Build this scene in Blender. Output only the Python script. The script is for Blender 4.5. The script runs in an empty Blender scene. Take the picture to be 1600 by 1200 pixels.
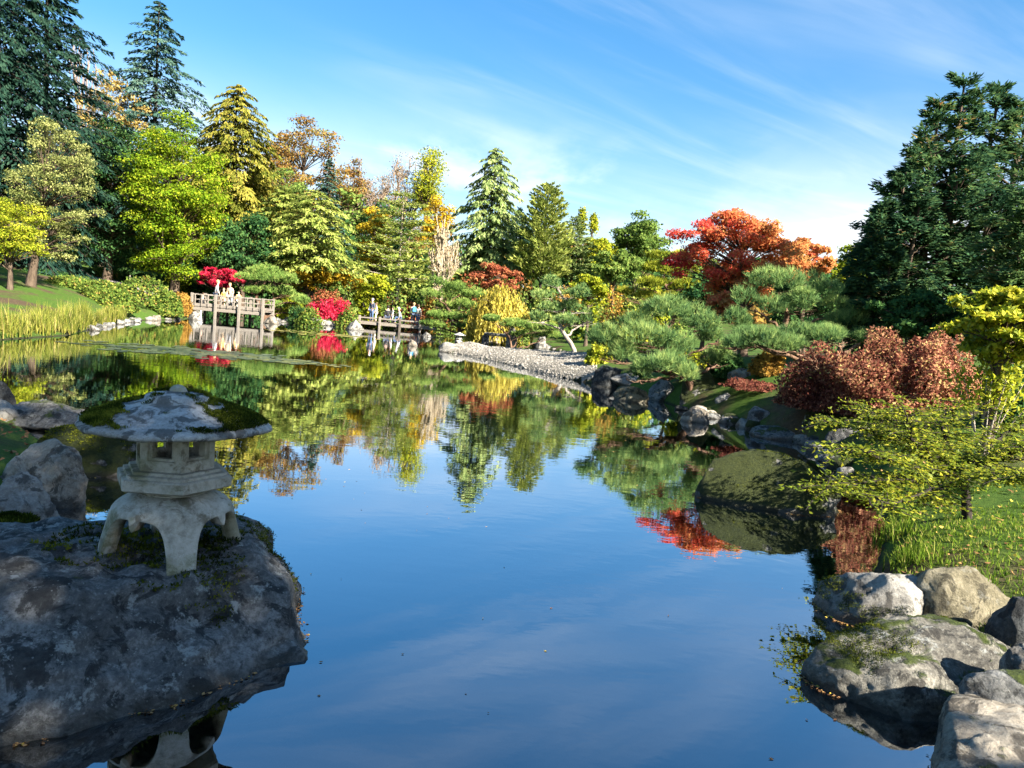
import bpy, bmesh, math, random
import numpy as np
from mathutils import Vector, Matrix

# ------------------------------------------------------------------ camera
SC = bpy.context.scene
COL = SC.collection
R = math.radians
FPX = 1150.0                       # focal length in pixels of a 1600 wide picture
CAM = np.array((0.0, 0.0, 2.05))
PITCH, ROLL = R(5.64), R(4.9)
_f = np.array((0, math.cos(PITCH), -math.sin(PITCH)))
_u = np.array((0, math.sin(PITCH), math.cos(PITCH)))
_r = np.array((1.0, 0, 0))
CX = math.cos(ROLL)*_r + math.sin(ROLL)*_u
CY = -math.sin(ROLL)*_r + math.cos(ROLL)*_u
cd = bpy.data.cameras.new('camera')
cam = bpy.data.objects.new('camera', cd)
COL.objects.link(cam)
cd.sensor_width = 36
cd.lens = FPX/1600*36
cd.clip_start = 0.05
cd.clip_end = 3000
m = Matrix.Identity(4)
for i in range(3):
    m[i][0], m[i][1], m[i][2], m[i][3] = CX[i], CY[i], -_f[i], CAM[i]
cam.matrix_world = m
SC.camera = cam

# ------------------------------------------------------------------ sky and sun
SUN_AZ = R(131)                    # clockwise from the view direction (+Y)
SUN_EL = R(33)
def nd(nt, typ, **kw):
    n = nt.nodes.new(typ)
    for k, v in kw.items():
        if hasattr(n, k) and not k.startswith('i_'):
            setattr(n, k, v)
    return n
world = bpy.data.worlds.new('World')
SC.world = world
world.use_nodes = True
wt = world.node_tree
wt.nodes.clear()
def make_sky():
    L = wt.links.new
    out = nd(wt, 'ShaderNodeOutputWorld')
    bg = nd(wt, 'ShaderNodeBackground')
    bg.inputs['Strength'].default_value = 0.065
    sky = nd(wt, 'ShaderNodeTexSky', sky_type='NISHITA')
    sky.sun_disc = False
    sky.sun_elevation = SUN_EL
    sky.sun_rotation = SUN_AZ
    sky.altitude = 50
    sky.air_density = 1.0
    sky.dust_density = 0.6
    sky.ozone_density = 2.2
    hs = nd(wt, 'ShaderNodeHueSaturation')
    hs.inputs['Saturation'].default_value = 1.55
    hs.inputs['Value'].default_value = 0.99
    gm = nd(wt, 'ShaderNodeGamma')
    gm.inputs['Gamma'].default_value = 0.78
    L(sky.outputs[0], gm.inputs['Color'])
    L(gm.outputs[0], hs.inputs['Color'])
    tc = nd(wt, 'ShaderNodeTexCoord')
    sep = nd(wt, 'ShaderNodeSeparateXYZ')
    L(tc.outputs['Generated'], sep.inputs[0])
    def M(op, a, b=None, c=None, clamp=False):
        n = nd(wt, 'ShaderNodeMath', operation=op)
        n.use_clamp = clamp
        for i, v in enumerate((a, b, c)):
            if v is None: continue
            if isinstance(v, (int, float)): n.inputs[i].default_value = v
            else: L(v, n.inputs[i])
        return n.outputs[0]
    z = M('MAXIMUM', sep.outputs[2], 0.0)
    den = M('ADD', z, 0.10)
    u = M('DIVIDE', sep.outputs[0], den)
    v = M('DIVIDE', sep.outputs[1], den)
    cmb = nd(wt, 'ShaderNodeCombineXYZ')
    L(u, cmb.inputs[0]); L(v, cmb.inputs[1])
    def noise(rot, sc, nscale, det, rough, dist, off=(0, 0, 0)):
        m0 = nd(wt, 'ShaderNodeMapping')
        m0.inputs['Rotation'].default_value = (0, 0, rot)
        L(cmb.outputs[0], m0.inputs[0])
        mp = nd(wt, 'ShaderNodeMapping')
        mp.inputs['Scale'].default_value = sc
        mp.inputs['Location'].default_value = off
        L(m0.outputs[0], mp.inputs[0])
        n = nd(wt, 'ShaderNodeTexNoise')
        n.inputs['Scale'].default_value = nscale
        n.inputs['Detail'].default_value = det
        n.inputs['Roughness'].default_value = rough
        n.inputs['Distortion'].default_value = dist
        L(mp.outputs[0], n.inputs['Vector'])
        return n.outputs['Fac']
    def ramp(x, a, b):
        n = nd(wt, 'ShaderNodeMapRange', interpolation_type='SMOOTHSTEP')
        n.inputs['From Min'].default_value = a
        n.inputs['From Max'].default_value = b
        L(x, n.inputs['Value'])
        return n.outputs[0]
    # high thin streaks, combed one way by the wind
    st = noise(R(-33), (0.42, 1.7, 1), 1.2, 8, 0.55, 0.8, (5.5, 9.4, 0))
    pa = noise(R(-33), (0.5, 0.8, 1), 0.75, 4, 0.5, 0.2, (2.2, 7.9, 0))
    streak = M('MULTIPLY', ramp(st, 0.40, 0.74), ramp(pa, 0.40, 0.68))
    streak = M('MULTIPLY', streak, 0.52)
    # veil that thickens low over the horizon, lumpy
    vn = noise(0.3, (0.7, 0.35, 1), 1.0, 8, 0.55, 0.3, (8.0, 2.0, 0))
    low = ramp(z, 0.30, 0.04)
    veil = M('MULTIPLY', low, M('MULTIPLY_ADD', ramp(vn, 0.40, 0.62), 0.75, 0.20))
    # a few small heaped clouds low over the trees
    cu = noise(0.0, (1.0, 0.45, 1), 0.9, 7, 0.55, 0.1, (2.6, 4.4, 0))
    heap = M('MULTIPLY', ramp(cu, 0.50, 0.60), M('MULTIPLY', ramp(z, 0.26, 0.16), 0.55))
    fac = M('ADD', M('ADD', streak, veil), heap, clamp=True)
    fac = M('MULTIPLY', fac, 0.86)
    mix = nd(wt, 'ShaderNodeMix', data_type='RGBA')
    L(fac, mix.inputs[0])
    L(hs.outputs[0], mix.inputs[6])
    mix.inputs[7].default_value = (4.0, 4.2, 4.4, 1)
    L(mix.outputs[2], bg.inputs['Color'])
    L(bg.outputs[0], out.inputs[0])
make_sky()
sd = bpy.data.lights.new('sun', 'SUN')
sun = bpy.data.objects.new('sun', sd)
COL.objects.link(sun)
sd.energy = 4.5
sd.angle = R(0.53)
sd.color = (1.0, 0.93, 0.82)
SDIR = Vector((math.sin(SUN_AZ)*math.cos(SUN_EL), math.cos(SUN_AZ)*math.cos(SUN_EL), math.sin(SUN_EL)))
sun.rotation_euler = SDIR.to_track_quat('Z', 'Y').to_euler()
SC.view_settings.view_transform = 'Standard'
SC.view_settings.look = 'None'
SC.view_settings.exposure = 2.4
SC.view_settings.gamma = 1
SC.view_settings.use_curve_mapping = False
SC.render.engine = 'CYCLES'
SC.cycles.max_bounces = 5
SC.cycles.diffuse_bounces = 2
SC.cycles.glossy_bounces = 2
SC.cycles.transmission_bounces = 2
SC.cycles.transparent_max_bounces = 8
SC.cycles.caustics_reflective = False
SC.cycles.caustics_refractive = False
SC.cycles.use_light_tree = False

# ------------------------------------------------------------------ places from sight lines
def ray(px, py):
    u = (px-800)/FPX; v = (600-py)/FPX
    return _f + u*CX + v*CY
def at(px, py, d):
    """point on a sight line at forward distance d metres"""
    D = ray(px, py)
    return CAM + D*(d/D[1])
def W(px, py, z=0.0):
    """point where a sight line meets the level z"""
    D = ray(px, py)
    return CAM + D*((z-CAM[2])/D[2])

# ------------------------------------------------------------------ noise in numpy
def _hash(i, j, k, seed):
    h = (i*374761393 + j*668265263 + k*2147483647 + seed*974634581) & 0xffffffff
    h = ((h ^ (h >> 13))*1274126177) & 0xffffffff
    h = ((h ^ (h >> 15))*2246822519) & 0xffffffff
    return ((h ^ (h >> 16)) & 0xffffff)/float(0xffffff)
def vnoise(P, seed=0):
    P = np.asarray(P, float)
    I = np.floor(P).astype(np.int64)
    f = P-I
    f = f*f*f*(f*(f*6-15)+10)
    out = 0
    for a in (0, 1):
        for b in (0, 1):
            for c in (0, 1):
                w = (f[:, 0] if a else 1-f[:, 0])*(f[:, 1] if b else 1-f[:, 1])*(f[:, 2] if c else 1-f[:, 2])
                out = out + w*_hash(I[:, 0]+a, I[:, 1]+b, I[:, 2]+c, seed)
    return out*2-1
def fbm(P, octs=4, seed=0, gain=0.5):
    P = np.asarray(P, float)
    s, a = 0, 1.0
    for o in range(octs):
        s = s + a*vnoise(P*(2.03**o)+o*17.3, seed+o)
        a *= gain
    return s

# ------------------------------------------------------------------ the pond outline and the ground
def shore():
    pts = [(-30, 24), (-30, 14), (-12, 11.5)]
    px = [(-60, 640), (40, 672), (85, 700), (100, 745), (60, 790), (0, 835), (-60, 870)]
    pts += [tuple(W(*p)[:2]) for p in px]
    pts += [(-3.6, 2.0), (-2.6, 1.0), (0.0, 0.9), (1.2, 1.2)]
    px = [(1500, 1195), (1500, 1130), (1500, 1050), (1470, 985), (1370, 940), (1365, 890), (1385, 830), (1370, 790), (1330, 745), (1290, 705),
          (1210, 682), (1140, 660), (1070, 640), (1020, 622), (965, 607), (925, 600), (850, 584), (780, 566), (715, 553), (686, 549),
          (700, 543), (740, 545), (800, 556), (870, 566), (900, 562), (880, 551), (850, 544), (812, 537), (770, 533), (735, 529),
          (705, 524), (690, 518), (650, 511), (600, 507), (560, 504), (545, 509), (520, 509), (480, 506), (430, 503), (425, 494), (330, 486), (310, 492), (280, 500),
          (215, 501), (170, 508), (135, 517), (110, 524), (0, 532), (-80, 538)]
    pts += [tuple(W(*p)[:2]) for p in px]
    return np.array(pts)
SHORE = shore()
def sdist(X, Y):
    """distance to the shoreline, positive on land"""
    X = np.asarray(X, float); Y = np.asarray(Y, float)
    best = np.full(X.shape, 1e9)
    inside = np.zeros(X.shape, bool)
    n = len(SHORE)
    for i in range(n):
        x0, y0 = SHORE[i]; x1, y1 = SHORE[(i+1) % n]
        dx, dy = x1-x0, y1-y0
        t = np.clip(((X-x0)*dx+(Y-y0)*dy)/(dx*dx+dy*dy+1e-12), 0, 1)
        best = np.minimum(best, np.hypot(X-x0-t*dx, Y-y0-t*dy))
        c = ((y0 > Y) != (y1 > Y))
        with np.errstate(divide='ignore', invalid='ignore'):
            xi = x0+(Y-y0)*dx/(dy if abs(dy) > 1e-9 else 1e-9)
        inside ^= (c & (X < xi))
    return np.where(inside, -best, best)
def height(X, Y):
    X = np.atleast_1d(np.asarray(X, float)); Y = np.atleast_1d(np.asarray(Y, float))
    s = sdist(X, Y)
    sp = np.maximum(s, 0)
    k = np.interp(Y, [5, 9, 24, 30], [7.0, 3.0, 3.0, 7.0])
    k = np.where(X > 0, k, 7.0)
    band = np.clip((Y-9)/2, 0, 1)*np.clip((24-Y)/3, 0, 1)*np.clip((X-2)/1, 0, 1)
    land = 0.16*(1-np.exp(-sp/0.25)) + 0.34*band*(1-np.exp(-sp/0.9)) + 1.25*(1-np.exp(-sp/k)) + 0.05*np.maximum(sp-8, 0).clip(0, 60)
    left = np.clip((-X-9)/10, 0, 1)*np.clip((Y-24)/10, 0, 1)
    land = land + left*1.1*(1-np.exp(-sp/5))
    near = np.clip((9-Y)/4, 0, 1)*np.clip((X-0.5)/2, 0, 1)
    land = land + near*0.18*(1-np.exp(-sp/0.5))
    water = -0.95*(1-np.exp(np.minimum(s, 0)/0.9)) - 0.03
    P = np.stack([X*0.6, Y*0.6, X*0], 1)
    bump = 0.06*fbm(P, 3, 5)*np.clip(sp/1.0, 0, 1) + 0.35*vnoise(P*0.12, 8)*np.clip((sp-8)/10, 0, 1)
    return np.where(s > 0, land+bump, water)
def gz(x, y):
    return float(height(x, y)[0])

# ------------------------------------------------------------------ mesh helpers
def mesh_np(name, V, F, tint=None, smooth=False):
    """F: (n,k) array of equal-sided faces"""
    V = np.asarray(V, np.float32); F = np.asarray(F, np.int32)
    me = bpy.data.meshes.new(name)
    n, k = F.shape
    me.vertices.add(len(V)); me.vertices.foreach_set('co', V.ravel())
    me.loops.add(n*k); me.loops.foreach_set('vertex_index', F.ravel())
    me.polygons.add(n)
    me.polygons.foreach_set('loop_start', np.arange(0, n*k, k, dtype=np.int32))
    if smooth:
        me.polygons.foreach_set('use_smooth', np.ones(n, bool))
    if tint is not None:
        a = me.attributes.new('tint', 'FLOAT', 'POINT')
        a.data.foreach_set('value', np.asarray(tint, np.float32))
    me.update(calc_edges=True)
    return me
def link(name, me, mat=None, parent=None, loc=None):
    o = bpy.data.objects.new(name, me)
    COL.objects.link(o)
    if mat is not None and me is not None and len(me.materials) == 0:
        me.materials.append(mat)
    if parent is not None:
        o.parent = parent
    if loc is not None:
        o.location = loc
    return o
def tag(o, label, cat, group=None, kind=None):
    o['label'] = label
    if cat: o['category'] = cat
    if group: o['group'] = group
    if kind: o['kind'] = kind
    return o
def empty(name, loc, label, cat, group=None, rotz=0):
    o = bpy.data.objects.new(name, None)
    COL.objects.link(o)
    o.empty_display_size = 0.2
    o.location = loc
    o.rotation_euler = (0, 0, rotz)
    return tag(o, label, cat, group)
def bm_obj(name, bm, mat, parent=None, loc=None, smooth=False):
    me = bpy.data.meshes.new(name)
    bm.normal_update()
    bm.to_mesh(me); bm.free()
    if smooth:
        me.polygons.foreach_set('use_smooth', np.ones(len(me.polygons), bool))
    return link(name, me, mat, parent, loc)
def box_bm(sx, sy, sz, bev=0.0, c=(0, 0, 0)):
    bm = bmesh.new()
    bmesh.ops.create_cube(bm, size=1)
    bmesh.ops.scale(bm, verts=bm.verts, vec=(sx, sy, sz))
    if bev > 0:
        bmesh.ops.bevel(bm, geom=bm.edges[:], offset=bev, segments=1, affect='EDGES')
    bmesh.ops.translate(bm, verts=bm.verts, vec=c)
    return bm
def tubes(paths, sides=6):
    """paths: list of (points (n,3), radii (n)) -> V, quads"""
    VV, FF, base = [], [], 0
    for P, rad in paths:
        P = np.asarray(P, float); rad = np.asarray(rad, float)
        n = len(P)
        T = np.gradient(P, axis=0)
        T /= np.linalg.norm(T, axis=1)[:, None]+1e-9
        ref = np.where(np.abs(T[:, 2:3]) > 0.9, np.array([[1.0, 0, 0]]), np.array([[0, 0, 1.0]]))
        A = np.cross(T, ref); A /= np.linalg.norm(A, axis=1)[:, None]+1e-9
        B = np.cross(T, A)
        an = np.linspace(0, 2*np.pi, sides, endpoint=False)
        V = P[:, None, :] + rad[:, None, None]*(np.cos(an)[None, :, None]*A[:, None, :]+np.sin(an)[None, :, None]*B[:, None, :])
        VV.append(V.reshape(-1, 3))
        i = np.arange(n-1)[:, None]*sides; j = np.arange(sides)[None, :]
        j2 = (j+1) % sides
        q = np.stack([i+j, i+j2, i+sides+j2, i+sides+j], -1).reshape(-1, 4)+base
        FF.append(q); base += n*sides
    return np.concatenate(VV), np.concatenate(FF)
def bez(p0, p1, p2, n=8):
    t = np.linspace(0, 1, n)[:, None]
    return (1-t)**2*np.asarray(p0, float)+2*t*(1-t)*np.asarray(p1, float)+t*t*np.asarray(p2, float)
def unit(v):
    return v/(np.linalg.norm(v, axis=-1, keepdims=True)+1e-9)
def leaves(C, U, N, length, width, fold=0.15):
    """diamond leaves: C base, U along, N face normal"""
    U = unit(U); S = unit(np.cross(N, U)); N = unit(np.cross(U, S))
    length = np.asarray(length)[:, None]; width = np.asarray(width)[:, None]
    mid = C+U*length*0.45-N*length*fold
    V = np.stack([C, mid+S*width*0.5, C+U*length, mid-S*width*0.5], 1).reshape(-1, 3)
    F = np.arange(len(C)*4).reshape(-1, 4)
    return V, F
def needles(C, U, rng, k, length, width, spread):
    """tufts of k thin needles each around U"""
    n = len(C)
    U = unit(U)
    D = unit(U[:, None, :]+rng.normal(0, spread, (n, k, 3)))
    S = unit(np.cross(D, rng.normal(0, 1, (n, k, 3))))
    ln = (np.asarray(length)*np.ones(n))[:, None, None]*rng.uniform(0.7, 1.1, (n, k, 1))
    b = C[:, None, :]
    V = np.stack([b+S*width*0.5+D*0, b-S*width*0.5+D*0, b+D*ln], 2).reshape(-1, 3)
    F = np.arange(n*k*3).reshape(-1, 3)
    return V, F
def rdir(rng, n):
    return unit(rng.normal(0, 1, (n, 3)))

# ------------------------------------------------------------------ materials
MATS = {}
def newmat(name):
    mt = bpy.data.materials.new(name)
    mt.use_nodes = True
    nt = mt.node_tree
    nt.nodes.clear()
    return mt, nt
class N:
    """tiny node builder"""
    def __init__(s, nt):
        s.nt = nt; s.L = nt.links.new
        s.out = nt.nodes.new('ShaderNodeOutputMaterial')
    def set(s, n, i, v):
        if v is None: return
        if isinstance(v, bpy.types.NodeSocket): s.L(v, n.inputs[i])
        elif isinstance(v, tuple) and len(v) == 3 and n.inputs[i].type == 'RGBA': n.inputs[i].default_value = (*v, 1)
        else: n.inputs[i].default_value = v
    def noise(s, vec, scale, det=5, rough=0.55, dist=0.0, out='Fac'):
        n = s.nt.nodes.new('ShaderNodeTexNoise')
        s.set(n, 'Vector', vec); s.set(n, 'Scale', scale); s.set(n, 'Detail', det)
        s.set(n, 'Roughness', rough); s.set(n, 'Distortion', dist)
        return n.outputs[out]
    def voro(s, vec, scale, feat='F1', out='Distance', rand=1.0):
        n = s.nt.nodes.new('ShaderNodeTexVoronoi'); n.feature = feat
        s.set(n, 'Vector', vec); s.set(n, 'Scale', scale); s.set(n, 'Randomness', rand)
        return n.outputs[out]
    def math(s, op, a, b=None, clamp=False):
        n = s.nt.nodes.new('ShaderNodeMath'); n.operation = op; n.use_clamp = clamp
        s.set(n, 0, a); s.set(n, 1, b)
        return n.outputs[0]
    def step(s, x, a, b):
        n = s.nt.nodes.new('ShaderNodeMapRange'); n.interpolation_type = 'SMOOTHSTEP'
        s.set(n, 'Value', x); s.set(n, 'From Min', a); s.set(n, 'From Max', b)
        return n.outputs[0]
    def mix(s, f, a, b, blend='MIX'):
        n = s.nt.nodes.new('ShaderNodeMix'); n.data_type = 'RGBA'; n.blend_type = blend
        s.set(n, 0, f); s.set(n, 6, a); s.set(n, 7, b)
        return n.outputs[2]
    def ramp(s, x, stops):
        n = s.nt.nodes.new('ShaderNodeValToRGB')
        e = n.color_ramp.elements
        while len(e) < len(stops): e.new(0.5)
        for k, (p, c) in enumerate(stops):
            e[k].position = p; e[k].color = (*c, 1)
        s.set(n, 0, x)
        return n.outputs[0]
    def coord(s, out='Object'):
        return s.nt.nodes.new('ShaderNodeTexCoord').outputs[out]
    def geo(s, out):
        return s.nt.nodes.new('ShaderNodeNewGeometry').outputs[out]
    def attr(s, name):
        n = s.nt.nodes.new('ShaderNodeAttribute'); n.attribute_name = name
        return n.outputs['Fac']
    def sep(s, v, k):
        n = s.nt.nodes.new('ShaderNodeSeparateXYZ'); s.L(v, n.inputs[0])
        return n.outputs[k]
    def scale(s, v, sc):
        n = s.nt.nodes.new('ShaderNodeMapping'); s.L(v, n.inputs[0]); n.inputs['Scale'].default_value = sc
        return n.outputs[0]
    def bump(s, h, strength, dist, nrm=None):
        n = s.nt.nodes.new('ShaderNodeBump')
        s.set(n, 'Height', h); s.set(n, 'Strength', strength); s.set(n, 'Distance', dist)
        if nrm: s.L(nrm, n.inputs['Normal'])
        return n.outputs[0]
    def bsdf(s, col, rough=0.7, spec=0.3, nrm=None, **kw):
        n = s.nt.nodes.new('ShaderNodeBsdfPrincipled')
        s.set(n, 'Base Color', col); s.set(n, 'Roughness', rough); s.set(n, 'Specular IOR Level', spec)
        if nrm: s.L(nrm, n.inputs['Normal'])
        for k, v in kw.items(): s.set(n, k, v)
        return n.outputs[0]
    def final(s, sh):
        s.L(sh, s.out.inputs['Surface'])
def leaf_mat(name, stops, trans=0.3, rough=0.55, spec=0.25, big=0.5, gloss=False):
    """stops: colour ramp driven by a random number carried by every leaf and a slow drift through the crown"""
    if name in MATS: return MATS[name]
    mt, nt = newmat(name); n = N(nt)
    t = n.attr('tint')
    dr = n.noise(n.coord('Object'), 0.35, 2)
    x = n.math('ADD', t, n.math('MULTIPLY', n.math('SUBTRACT', dr, 0.5), big), clamp=True)
    stops = [(p_, tuple(min(.75, v*1.12) for v in c_)) for p_, c_ in stops]
    col = n.ramp(x, stops)
    if gloss:
        p = n.bsdf(col, rough, spec)
    else:
        df = nt.nodes.new('ShaderNodeBsdfDiffuse'); n.set(df, 'Color', col); p = df.outputs[0]
    tr = nt.nodes.new('ShaderNodeBsdfTranslucent')
    n.set(tr, 'Color', n.mix(0.35, col, (0.9, 0.85, 0.2), 'MULTIPLY') if False else col)
    mx = nt.nodes.new('ShaderNodeMixShader'); mx.inputs[0].default_value = min(.5, trans+.08)
    n.L(p, mx.inputs[1]); n.L(tr.outputs[0], mx.inputs[2])
    n.final(mx.outputs[0])
    MATS[name] = mt
    return mt
def bark_mat(name, a, b):
    if name in MATS: return MATS[name]
    mt, nt = newmat(name); n = N(nt)
    c = n.scale(n.coord('Object'), (1, 1, 0.25))
    f = n.noise(c, 14, 6, 0.65)
    n.final(n.bsdf(n.ramp(f, [(0.3, a), (0.7, b)]), 0.9, 0.15, n.bump(f, 0.8, 0.03)))
    MATS[name] = mt
    return mt
def plain_mat(name, col, rough=0.7, var=0.25, sc=20, spec=0.3):
    if name in MATS: return MATS[name]
    mt, nt = newmat(name); n = N(nt)
    f = n.noise(n.coord('Object'), sc, 4)
    d = tuple(c*(1-var) for c in col); l = tuple(min(1, c*(1+var)) for c in col)
    n.final(n.bsdf(n.ramp(f, [(0.3, d), (0.7, l)]), rough, spec))
    MATS[name] = mt
    return mt
def rock_mat(name, dark, mid, light, moss=0.5, lichen=0.5, scale=1.0, mosscol=((0.02, 0.035, 0.006), (0.085, 0.11, 0.014)), warm=0.0):
    if name in MATS: return MATS[name]
    mt, nt = newmat(name); n = N(nt)
    g = n.geo('Position')
    big = n.noise(g, 1.6*scale, 5, 0.6, 0.4)
    fine = n.noise(g, 22*scale, 8, 0.7)
    grit = n.noise(g, 90*scale, 4, 0.7)
    spk = n.noise(g, 48*scale, 6, 0.75)
    f = n.math('ADD', n.math('MULTIPLY', big, 0.40), n.math('ADD', n.math('MULTIPLY', fine, 0.35), n.math('MULTIPLY', spk, 0.25)))
    col = n.ramp(f, [(0.40, dark), (0.5, mid), (0.60, light)])
    # dark organic staining in ragged blotches
    st = n.noise(g, 5*scale, 9, 0.68, 0.6)
    col = n.mix(n.math('MULTIPLY', n.step(st, 0.50, 0.57), 0.8), col, tuple(c*0.3 for c in dark))
    # pale lichen crust
    li = n.noise(g, 7.5*scale, 10, 0.72, 0.2)
    lv = n.voro(g, 26*scale)
    lm = n.math('MAXIMUM', n.step(li, 0.56, 0.63), n.math('MULTIPLY', n.step(lv, 0.16, 0.08), 0.6))
    col = n.mix(n.math('MULTIPLY', lm, lichen), col, (0.31, 0.32, 0.29))
    col = n.mix(n.math('MULTIPLY', grit, 0.5), col, (0.5, 0.5, 0.5), 'OVERLAY')
    nz = n.sep(n.geo('Normal'), 2)
    mn = n.noise(g, 3.2*scale, 7, 0.62, 0.3)
    mm = n.step(n.math('ADD', n.math('MULTIPLY', nz, 0.35), mn), 1.02-0.42*moss, 1.10-0.42*moss)
    mcol = n.ramp(n.noise(g, 34*scale, 5, 0.7), [(0.3, mosscol[0]), (0.7, mosscol[1])])
    if moss > 0: col = n.mix(mm, col, mcol)
    # algae and wet line just above the water
    z = n.sep(g, 2)
    wet = n.step(n.math('ADD', z, n.math('MULTIPLY', n.math('SUBTRACT', big, 0.5), 0.05)), 0.075, 0.02)
    col = n.mix(n.math('MULTIPLY', wet, 0.65), col, (0.035, 0.03, 0.02))
    h = n.math('ADD', n.math('MULTIPLY', fine, 0.6), n.math('ADD', n.math('MULTIPLY', grit, 0.2), n.math('MULTIPLY', spk, 0.35)))
    if moss > 0: h = n.math('ADD', h, n.math('MULTIPLY', mm, n.math('MULTIPLY', n.noise(g, 60*scale, 4, 0.8), 1.6)))
    ro = n.math('SUBTRACT', 0.9, n.math('MULTIPLY', wet, 0.5))
    n.final(n.bsdf(col, ro, 0.3, n.bump(h, 0.9, 0.04/scale)))
    MATS[name] = mt
    return mt

# ------------------------------------------------------------------ ground and water
def ground_mat():
    mt, nt = newmat('lawn_soil'); n = N(nt)
    g = n.geo('Position')
    a = n.noise(g, 0.5, 6, 0.6)
    b = n.noise(g, 9, 6, 0.7)
    c = n.noise(g, 60, 3, 0.7)
    x = n.math('ADD', n.math('MULTIPLY', b, 0.6), n.math('MULTIPLY', c, 0.4))
    grass = n.ramp(x, [(0.3, (0.02, 0.045, 0.007)), (0.55, (0.055, 0.10, 0.015)), (0.75, (0.12, 0.15, 0.03))])
    soil = n.ramp(x, [(0.3, (0.03, 0.02, 0.012)), (0.6, (0.085, 0.06, 0.035)), (0.8, (0.16, 0.12, 0.07))])
    col = n.mix(n.step(a, 0.47, 0.62), grass, soil)
    z = n.sep(g, 2)
    mud = n.ramp(b, [(0.3, (0.012, 0.013, 0.008)), (0.7, (0.04, 0.036, 0.02))])
    col = n.mix(n.step(z, 0.07, 0.0), col, mud)
    n.final(n.bsdf(col, 0.95, 0.1, n.bump(x, 0.7, 0.03)))
    return mt
def axis(segs):
    out = []
    for a, b, s in segs:
        out.append(np.arange(a, b, s))
    return np.unique(np.round(np.concatenate(out), 4))
def make_ground():
    xs = axis([(-900, -200, 70), (-200, -60, 10), (-60, -14, 1.1), (-14, -5, 0.3), (-5, 6, 0.12), (6, 16, 0.3), (16, 50, 1.3), (50, 200, 10), (200, 901, 70)])
    ys = axis([(-400, -60, 40), (-60, -4, 3), (-4, 1, 0.3), (1, 8, 0.14), (8, 18, 0.25), (18, 62, 0.75), (62, 110, 1.5), (110, 200, 10), (200, 1500, 80)])
    X, Y = np.meshgrid(xs, ys)
    Z = height(X.ravel(), Y.ravel())
    V = np.stack([X.ravel(), Y.ravel(), Z], 1)
    nx, ny = len(xs), len(ys)
    i, j = np.meshgrid(np.arange(nx-1), np.arange(ny-1))
    a = (j*nx+i).ravel()
    F = np.stack([a, a+1, a+1+nx, a+nx], 1)
    o = link('ground', mesh_np('ground', V, F, smooth=True), ground_mat())
    o['kind'] = 'structure'
    return o
make_ground()
def make_water():
    mt, nt = newmat('pond_water'); n = N(nt)
    g = n.geo('Position')
    w1 = n.noise(n.scale(g, (0.55, 1.1, 1)), 2.2, 3, 0.5, 0.3)
    w2 = n.noise(n.scale(g, (0.8, 1.3, 1)), 7.0, 2, 0.5)
    calm = n.step(n.noise(g, 0.12, 2), 0.38, 0.62)
    h = n.math('ADD', n.math('MULTIPLY', w1, 0.8), n.math('MULTIPLY', w2, 0.2))
    h = n.math('MULTIPLY', h, n.math('ADD', n.math('MULTIPLY', calm, 0.75), 0.25))
    nr = n.bump(h, 0.07, 0.045)
    fr = nt.nodes.new('ShaderNodeLayerWeight'); fr.inputs['Blend'].default_value = 0.5
    n.L(nr, fr.inputs['Normal'])
    refl = n.math('ADD', n.math('MULTIPLY', n.math('POWER', fr.outputs['Facing'], 1.6), 0.85), 0.13, clamp=True)
    gl = nt.nodes.new('ShaderNodeBsdfGlossy'); gl.inputs['Roughness'].default_value = 0.012
    gl.inputs['Color'].default_value = (0.93, 0.96, 1, 1)
    n.L(nr, gl.inputs['Normal'])
    tr = nt.nodes.new('ShaderNodeBsdfTransparent'); tr.inputs['Color'].default_value = (0.17, 0.27, 0.27, 1)
    mx = nt.nodes.new('ShaderNodeMixShader')
    n.L(refl, mx.inputs[0]); n.L(tr.outputs[0], mx.inputs[1]); n.L(gl.outputs[0], mx.inputs[2])
    n.final(mx.outputs[0])
    V = [(-60, 0.4, 0), (40, 0.4, 0), (40, 62, 0), (-60, 62, 0)]
    o = link('pond_water', mesh_np('pond_water', V, [[0, 1, 2, 3]]), mt)
    o['kind'] = 'structure'
make_water()

# ------------------------------------------------------------------ plant builders
BARK = bark_mat('bark_brown', (0.03, 0.02, 0.014), (0.13, 0.095, 0.065))
BARK_D = bark_mat('bark_dark', (0.012, 0.01, 0.009), (0.05, 0.04, 0.032))
BARK_P = bark_mat('bark_pale', (0.16, 0.13, 0.10), (0.42, 0.37, 0.30))
BARK_PINE = bark_mat('bark_pine', (0.05, 0.028, 0.018), (0.20, 0.12, 0.075))

class Plant:
    """collects the leaves and the wood of one plant, relative to its base"""
    def __init__(s, seed):
        s.rng = np.random.default_rng(seed); s.V = []; s.F = []; s.T = []; s.nb = 0; s.paths = []
    def add(s, V, F, t):
        s.V.append(V); s.F.append(F+s.nb); s.nb += len(V)
        k = len(V)//len(t)
        s.T.append(np.repeat(t, k))
    def build(s, name, base, label, cat, leafm, bark, group=None, sides=6, crown='crown', wood='trunk'):
        root = empty(name, base, label, cat, group)
        if s.paths:
            V, F = tubes(s.paths, sides)
            link(wood, mesh_np(wood, V, F, smooth=True), bark, root)
        if s.V:
            link(crown, mesh_np(crown, np.concatenate(s.V), np.concatenate(s.F), np.concatenate(s.T)), leafm, root)
        return root
def trunk_path(h, r, lean=(0, 0), wob=0.03, n=9, rng=None):
    t = np.linspace(0, 1, n)
    P = np.stack([lean[0]*t+wob*h*np.sin(t*5+1)*t*0.5, lean[1]*t+wob*h*np.cos(t*4)*t*0.5, h*t-0.25*(t == 0)], 1)
    rad = r*(1-0.8*t); rad[0] *= 1.35
    return P, rad
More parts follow.
